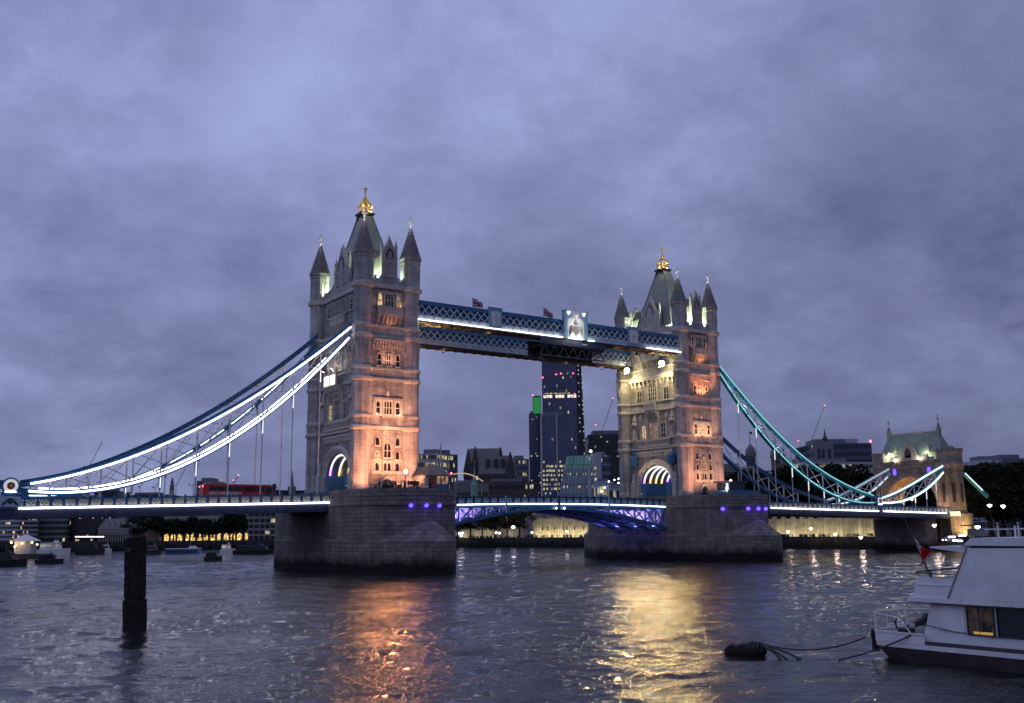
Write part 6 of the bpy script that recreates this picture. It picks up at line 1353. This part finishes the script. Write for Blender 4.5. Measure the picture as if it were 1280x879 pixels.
p0=at(907,815,56.8); p1=at(957,813,55.5); r=root('mooring_log','black floating log wound with ropes, left of the white boat','mooring buoy',(p0.x,p0.y,0)); p0.z=.16; p1.z=.30
rr_=random.Random(3); fs=[0,.03,.1,.2,.3,.42,.54,.64,.74,.84,.93,1]
m=MB().tube([p0+(p1-p0)*f+Vector((rr_.uniform(-.04,.04),0,rr_.uniform(-.05,.05)-.10+.16*f)) for f in fs],[.22,.36,.43,.46,.42,.47,.44,.49,.52,.45,.33,.15],11); m.build('log',TIMB,r,True)
m=MB()
for f in (.62,.7,.78,.86): 
    q=p0+(p1-p0)*f; ax=(p1-p0).normalized(); sd_=ax.cross(Vector((0,0,1))); m.tube([q+(sd_*math.cos(t)+Vector((0,0,1))*math.sin(t))*.5 for t in [2*math.pi*j/14 for j in range(15)]],.045,5)
m.build('rope_turn',IRON,r)
STN=at(1083,797,54.6); tp=p0+(p1-p0)*.8+Vector((0,0,.5))
def rope(a,b,sag,label,rad=.05):
    o=MB().tube([a+(b-a)*t-Vector((0,0,sag*4*t*(1-t))) for t in [j/16 for j in range(17)]],rad,6).build('mooring_rope',IRON); tag(o,label,'rope')
rope(tp,Vector((-37.0,-140.25,1.1)),.55,'black mooring rope slung from the floating log to the stern of the white boat')
for du,dv,lab in ((1003,825,'longest of the black ropes trailing from the floating log into the water'),(985,818,'upper black rope trailing from the floating log, ending nearer to it'),(978,825,'lowest short black rope hanging off the floating log')): 
    q=at(du,dv,54.6); q.z=-.1; rope(tp+Vector((0,0,-.1)),q,-.12,lab,.06)
q=at(1048,821,54.3); q.z=-.05; rope(q,Vector((-36.7,-143.0,1.45)),.15,'black rope running from the water up to the side of the white boat')
def white_boat():
    A=Vector((-36.83,-140.3,0)); a=math.atan2(-.99910,.04246); r=root('passenger_boat','large white passenger boat moored at the lower right, seen from its stern','boat',A,a); b=lambda m,n,mt,p=r:m.build(n,mt,p,world=False)
    WB=streaky('boat_white_paint',(.70,.70,.71)); HB=mat('brown_boot_top',(.062,.050,.045),.7,0,.5,1.5,.2); W_=4.6; E_=17
    def plan(z,inset,st): return [(st,.7+inset),(st+.45,.15+inset),(1.6+st,inset),(E_,inset),(E_,W_-inset),(1.6+st,W_-inset),(st+.45,W_-.15-inset),(st,W_-.7-inset)]
    def loft(secs,m):
        for (z0,p),(z1,q) in zip(secs,secs[1:]):
            for i in range(len(p)): j=(i+1)%len(p); m.poly([(*p[i],z0),(*p[j],z0),(*q[j],z1),(*q[i],z1)])
        m.poly([(*x,secs[-1][0]) for x in secs[-1][1]]); return m
    b(loft([(-.5,plan(0,.5,.9)),(.25,plan(0,.18,.35)),(.68,plan(0,.0,.02))],MB()),'lower_hull',HB)
    b(loft([(.69,plan(0,.0,.0)),(.95,plan(0,-.01,-.02))],MB()),'upper_hull',WB)
    pl=plan(0,0,0); m=MB()          # bulwark round the after deck
    ring=pl[4:]+pl[:3]+[(3.4,0)]; ring=[(3.4,W_)]+[(x,y) for x,y in pl[5:]]+[pl[0],pl[1],pl[2],(3.4,0)]
    for p,q in zip(ring,ring[1:]): m.bar((*p,1.2),(*q,1.2),.07,.5)
    b(m,'bulwark',WB); m=MB()
    for p,q in zip(ring,ring[1:]): m.bar((*p,1.47),(*q,1.47),.16,.06)
    b(m,'capping_rail',WHITE); b(MB().box(.3,3.6,.2,W_-.2,.9,.97),'after_deck',mat('grey_deck',(.16,.17,.16),.8))
    b(MB().box(3.0,E_,-.02,.3,.95,1.12),'side_ledge',HB)
    b(MB().box(-.12,.12,.5,.85,.3,1.5),'fender_post',TIMB); b(MB().box(-.14,.10,W_-.85,W_-.5,.3,1.5),'fender_post',TIMB); b(MB().lathe([(.1,.95),(.2,1.0),(.2,1.25),(.1,1.3)],8,-.2,.9),'bollard',IRON)
    # lower cabin with framed windows
    m=MB().py([(3.1,.96),(3.72,3.1),(E_,3.1),(E_,.96)],.28,W_-.28); b(m,'cabin',WB)
    b(MB().py([(4.1,1.75),(4.38,2.98),(5.55,2.98),(5.55,1.75)],.235,.29),'side_panel',WB)
    for x0_,x1_,mt in ((5.74,7.08,'L'),(7.32,9.1,'D'),(9.35,11.1,'D')):
        w=b(MB().box(x0_,x1_,.262,.30,1.68,3.0),'window',litglass('cabin_lit_window',(1,.60,.15),.03,3.2) if mt=='L' else GLASS); m=MB(); 
        for xa,xb,za,zb_ in ((x0_-.06,x0_,1.62,3.06),(x1_,x1_+.06,1.62,3.06),(x0_,x1_,3.0,3.06),(x0_,x1_,1.62,1.68)): m.box(xa,xb,.20,.32,za,zb_)
        m.build('frame',IRON,w,world=False)
        if mt=='L': m=MB().box(x0_+.25,x1_-.1,.25,.262,1.69,1.82); m.build('table_glow',AMBER if False else emat('cabin_table_glow',(1,.6,.15),.4),w,world=False); MB().box(x0_+.55,x0_+.6,.25,.262,1.7,3.0).build('curtain_edge',IRON,w,world=False); MB().box(x0_+.7,x0_+.95,.252,.261,1.82,2.3).box(x0_+1.0,x0_+1.2,.252,.261,1.82,2.15).build('chair_back',DARK,w,world=False)  # bright foot of the lit window put in as a self-glowing strip
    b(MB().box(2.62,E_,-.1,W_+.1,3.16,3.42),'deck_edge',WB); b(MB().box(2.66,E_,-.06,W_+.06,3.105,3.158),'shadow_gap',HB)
    # upper deck bulwark, wheelhouse, awning, top
    m=MB().py([(2.95,3.42),(3.2,4.42),(E_,4.42),(E_,3.42)],-.02,.08); m.py([(2.95,3.42),(3.2,4.42),(E_,4.42),(E_,3.42)],W_-.08,W_+.02); m.hexa([(2.95,.08,3.42),(3.03,.08,3.42),(3.03,W_-.08,3.42),(2.95,W_-.08,3.42),(3.2,.08,4.42),(3.28,.08,4.42),(3.28,W_-.08,4.42),(3.2,W_-.08,4.42)]); b(m,'upper_bulwark',WB)
    b(MB().box(3.1,5.1,-.06,-.02,4.04,4.09).box(5.5,E_,-.06,-.02,4.02,4.06),'rubbing_strip',WHITE)
    m=MB().py([(4.98,3.43),(6.22,6.0),(E_,6.1),(E_,3.43)],-.08,W_+.08); wh=b(m,'wheelhouse',WB)
    b(MB().bar((4.95,-.10,3.43),(6.2,-.10,6.02),.05,.09,up=(0,1,0)),'corner_trim',mat('trim_grey',(.2,.2,.22),.6))
    m=MB().hexa([(4.1,.0,6.0),(6.3,.0,5.72),(6.3,W_,5.72),(4.1,W_,6.0),(4.1,0,6.07),(6.3,0,6.09),(6.3,W_,6.09),(4.1,W_,6.07)]); b(m,'awning',WB)
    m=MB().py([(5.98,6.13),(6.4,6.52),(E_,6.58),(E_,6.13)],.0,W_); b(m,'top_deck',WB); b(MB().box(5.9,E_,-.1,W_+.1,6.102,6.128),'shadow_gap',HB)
    for x in (6.5,7.82,8.85,9.9): b(MB().bar((x,.1,6.5),(x,.1,7.28 if x>7 else 7.0),.07,.07),'rail_post',WHITE); b(MB().bar((x,W_-.1,6.5),(x,W_-.1,7.1),.07,.07),'rail_post',WHITE)
    m=MB()
    for z in (6.95,): m.bar((6.5,.1,z),(E_,.1,z+.05),.05,.06); m.bar((6.5,W_-.1,z),(E_,W_-.1,z+.05),.05,.06)
    b(m,'hand_rail',WHITE); b(MB().box(6.3,7.1,-.05,.2,6.62,6.98),'searchlight',mat('grey_green_box',(.16,.20,.17),.6)); b(MB().bar((6.85,.05,6.1),(6.8,.05,6.65),.05,.05),'searchlight_bracket',IRON)
    b(MB().bar((5.9,.05,7.15),(9,.05,7.2),.05,.05),'upper_rail',IRON)
    # after-deck railing across the stern and the gear on deck
    m=MB(); tr=[(0.02,.72),(0.02,W_-.72),(.5,W_-.1),(3.3,W_-.05)]
    for p,q in zip(tr,tr[1:]): m.tube([(*p,2.42),(*q,2.42)],.03,6)
    m.tube([(.02,.72,2.42),(.45,.18,2.42),(1.9,.1,2.25)],.025,6)
    for p in ((.02,.72),(.02,1.9),(.02,3.0),(.02,W_-.72),(1.5,W_-.08),(2.6,W_-.06)): m.tube([(*p,1.45),(*p,2.42)],.032,6)
    m.tube([(1.9,.1,2.25),(3.0,.05,1.0)],.03,6); b(m,'stern_rail',WHITE)
    m=MB(); m.box(.9,1.6,1.5,2.2,.97,1.55); m.lathe([(.1,1.5),(.32,1.6),(.34,1.95),(.2,2.1)],8,1.9,2.2); m.tube([(.8,1.6,1.5),(.7,1.6,1.9),(.85,1.6,2.05)],.06,6); m.lathe([(.15,1.9),(.3,2.1),(.25,2.35),(.1,2.4)],8,2.1,2.6); b(m,'winch',IRON)
    b(MB().lathe([(.5,.97),(.55,1.3),(.5,1.6),(.3,1.75)],10,2.5,1.6),'deck_locker',mat('deck_locker_green',(.25,.28,.24),.7))
    m=MB().tube([(3.2,.2,2.0),(5.0,.18,1.72),(7,.18,1.62),(11,.18,1.75)],.022,5); b(m,'side_rope',IRON)
    m=MB().bar((3.1,.2,4.72),(5.5,.2,4.98),.08,.08); m.bar((3.1,.2,4.66),(5.6,.2,4.64),.06,.06); m.bar((3.95,.2,4.3),(3.95,.2,4.8),.07,.07); b(m,'boom',IRON)
    return r,A,a
WBt,WA,Wa=white_boat()
def ensign():
    def T(s,y,z): return Vector((WA.x+s*math.cos(Wa)-y*math.sin(Wa),WA.y+s*math.sin(Wa)+y*math.cos(Wa),z))
    r=root('ensign_flag','red ensign drooping from a raked black staff on the stern of the white boat','flag',T(3.86,.15,4.6)); MB().tube([T(3.93,.15,4.5),T(2.64,.15,7.64)],[.05,.03],6).build('flagstaff',IRON,r)
    m=MB(); ni,nj=22,16
    def P(i,j):
        u=i/ni; v=j/nj; h0,h1,f0,f1=(3.11,6.55),(3.63,5.37),(4.22,5.86),(3.40,5.02)
        S=(h0[0]*(1-v)+h1[0]*v)*(1-u)+(f0[0]*(1-v)+f1[0]*v)*u; Z=(h0[1]*(1-v)+h1[1]*v)*(1-u)+(f0[1]*(1-v)+f1[1]*v)*u-.16*math.sin(math.pi*u)*(1-v)
        return T(S+.03*math.sin(u*13),.15+.13*math.sin(u*9+v*3)*u**.5,Z)
    def col(u,v):
        if u<.42 and v<.5:
            a,b=u/.42,v/.5
            if abs(a-.5)<.08 or abs(b-.5)<.1: return 1
            if abs(a-.5)<.16 or abs(b-.5)<.2 or abs(a-b)<.1 or abs(a+b-1)<.1: return 2
            return 0
        return 1
    for i in range(ni):
        for j in range(nj): m.poly([P(i,j),P(i+1,j),P(i+1,j+1),P(i,j+1)],col((i+.5)/ni,(j+.5)/nj))
    o=m.build('cloth',[MATS['flag_blue'],mat('ensign_red',(.42,.015,.02),.85),MATS['flag_white']],r)
ensign()
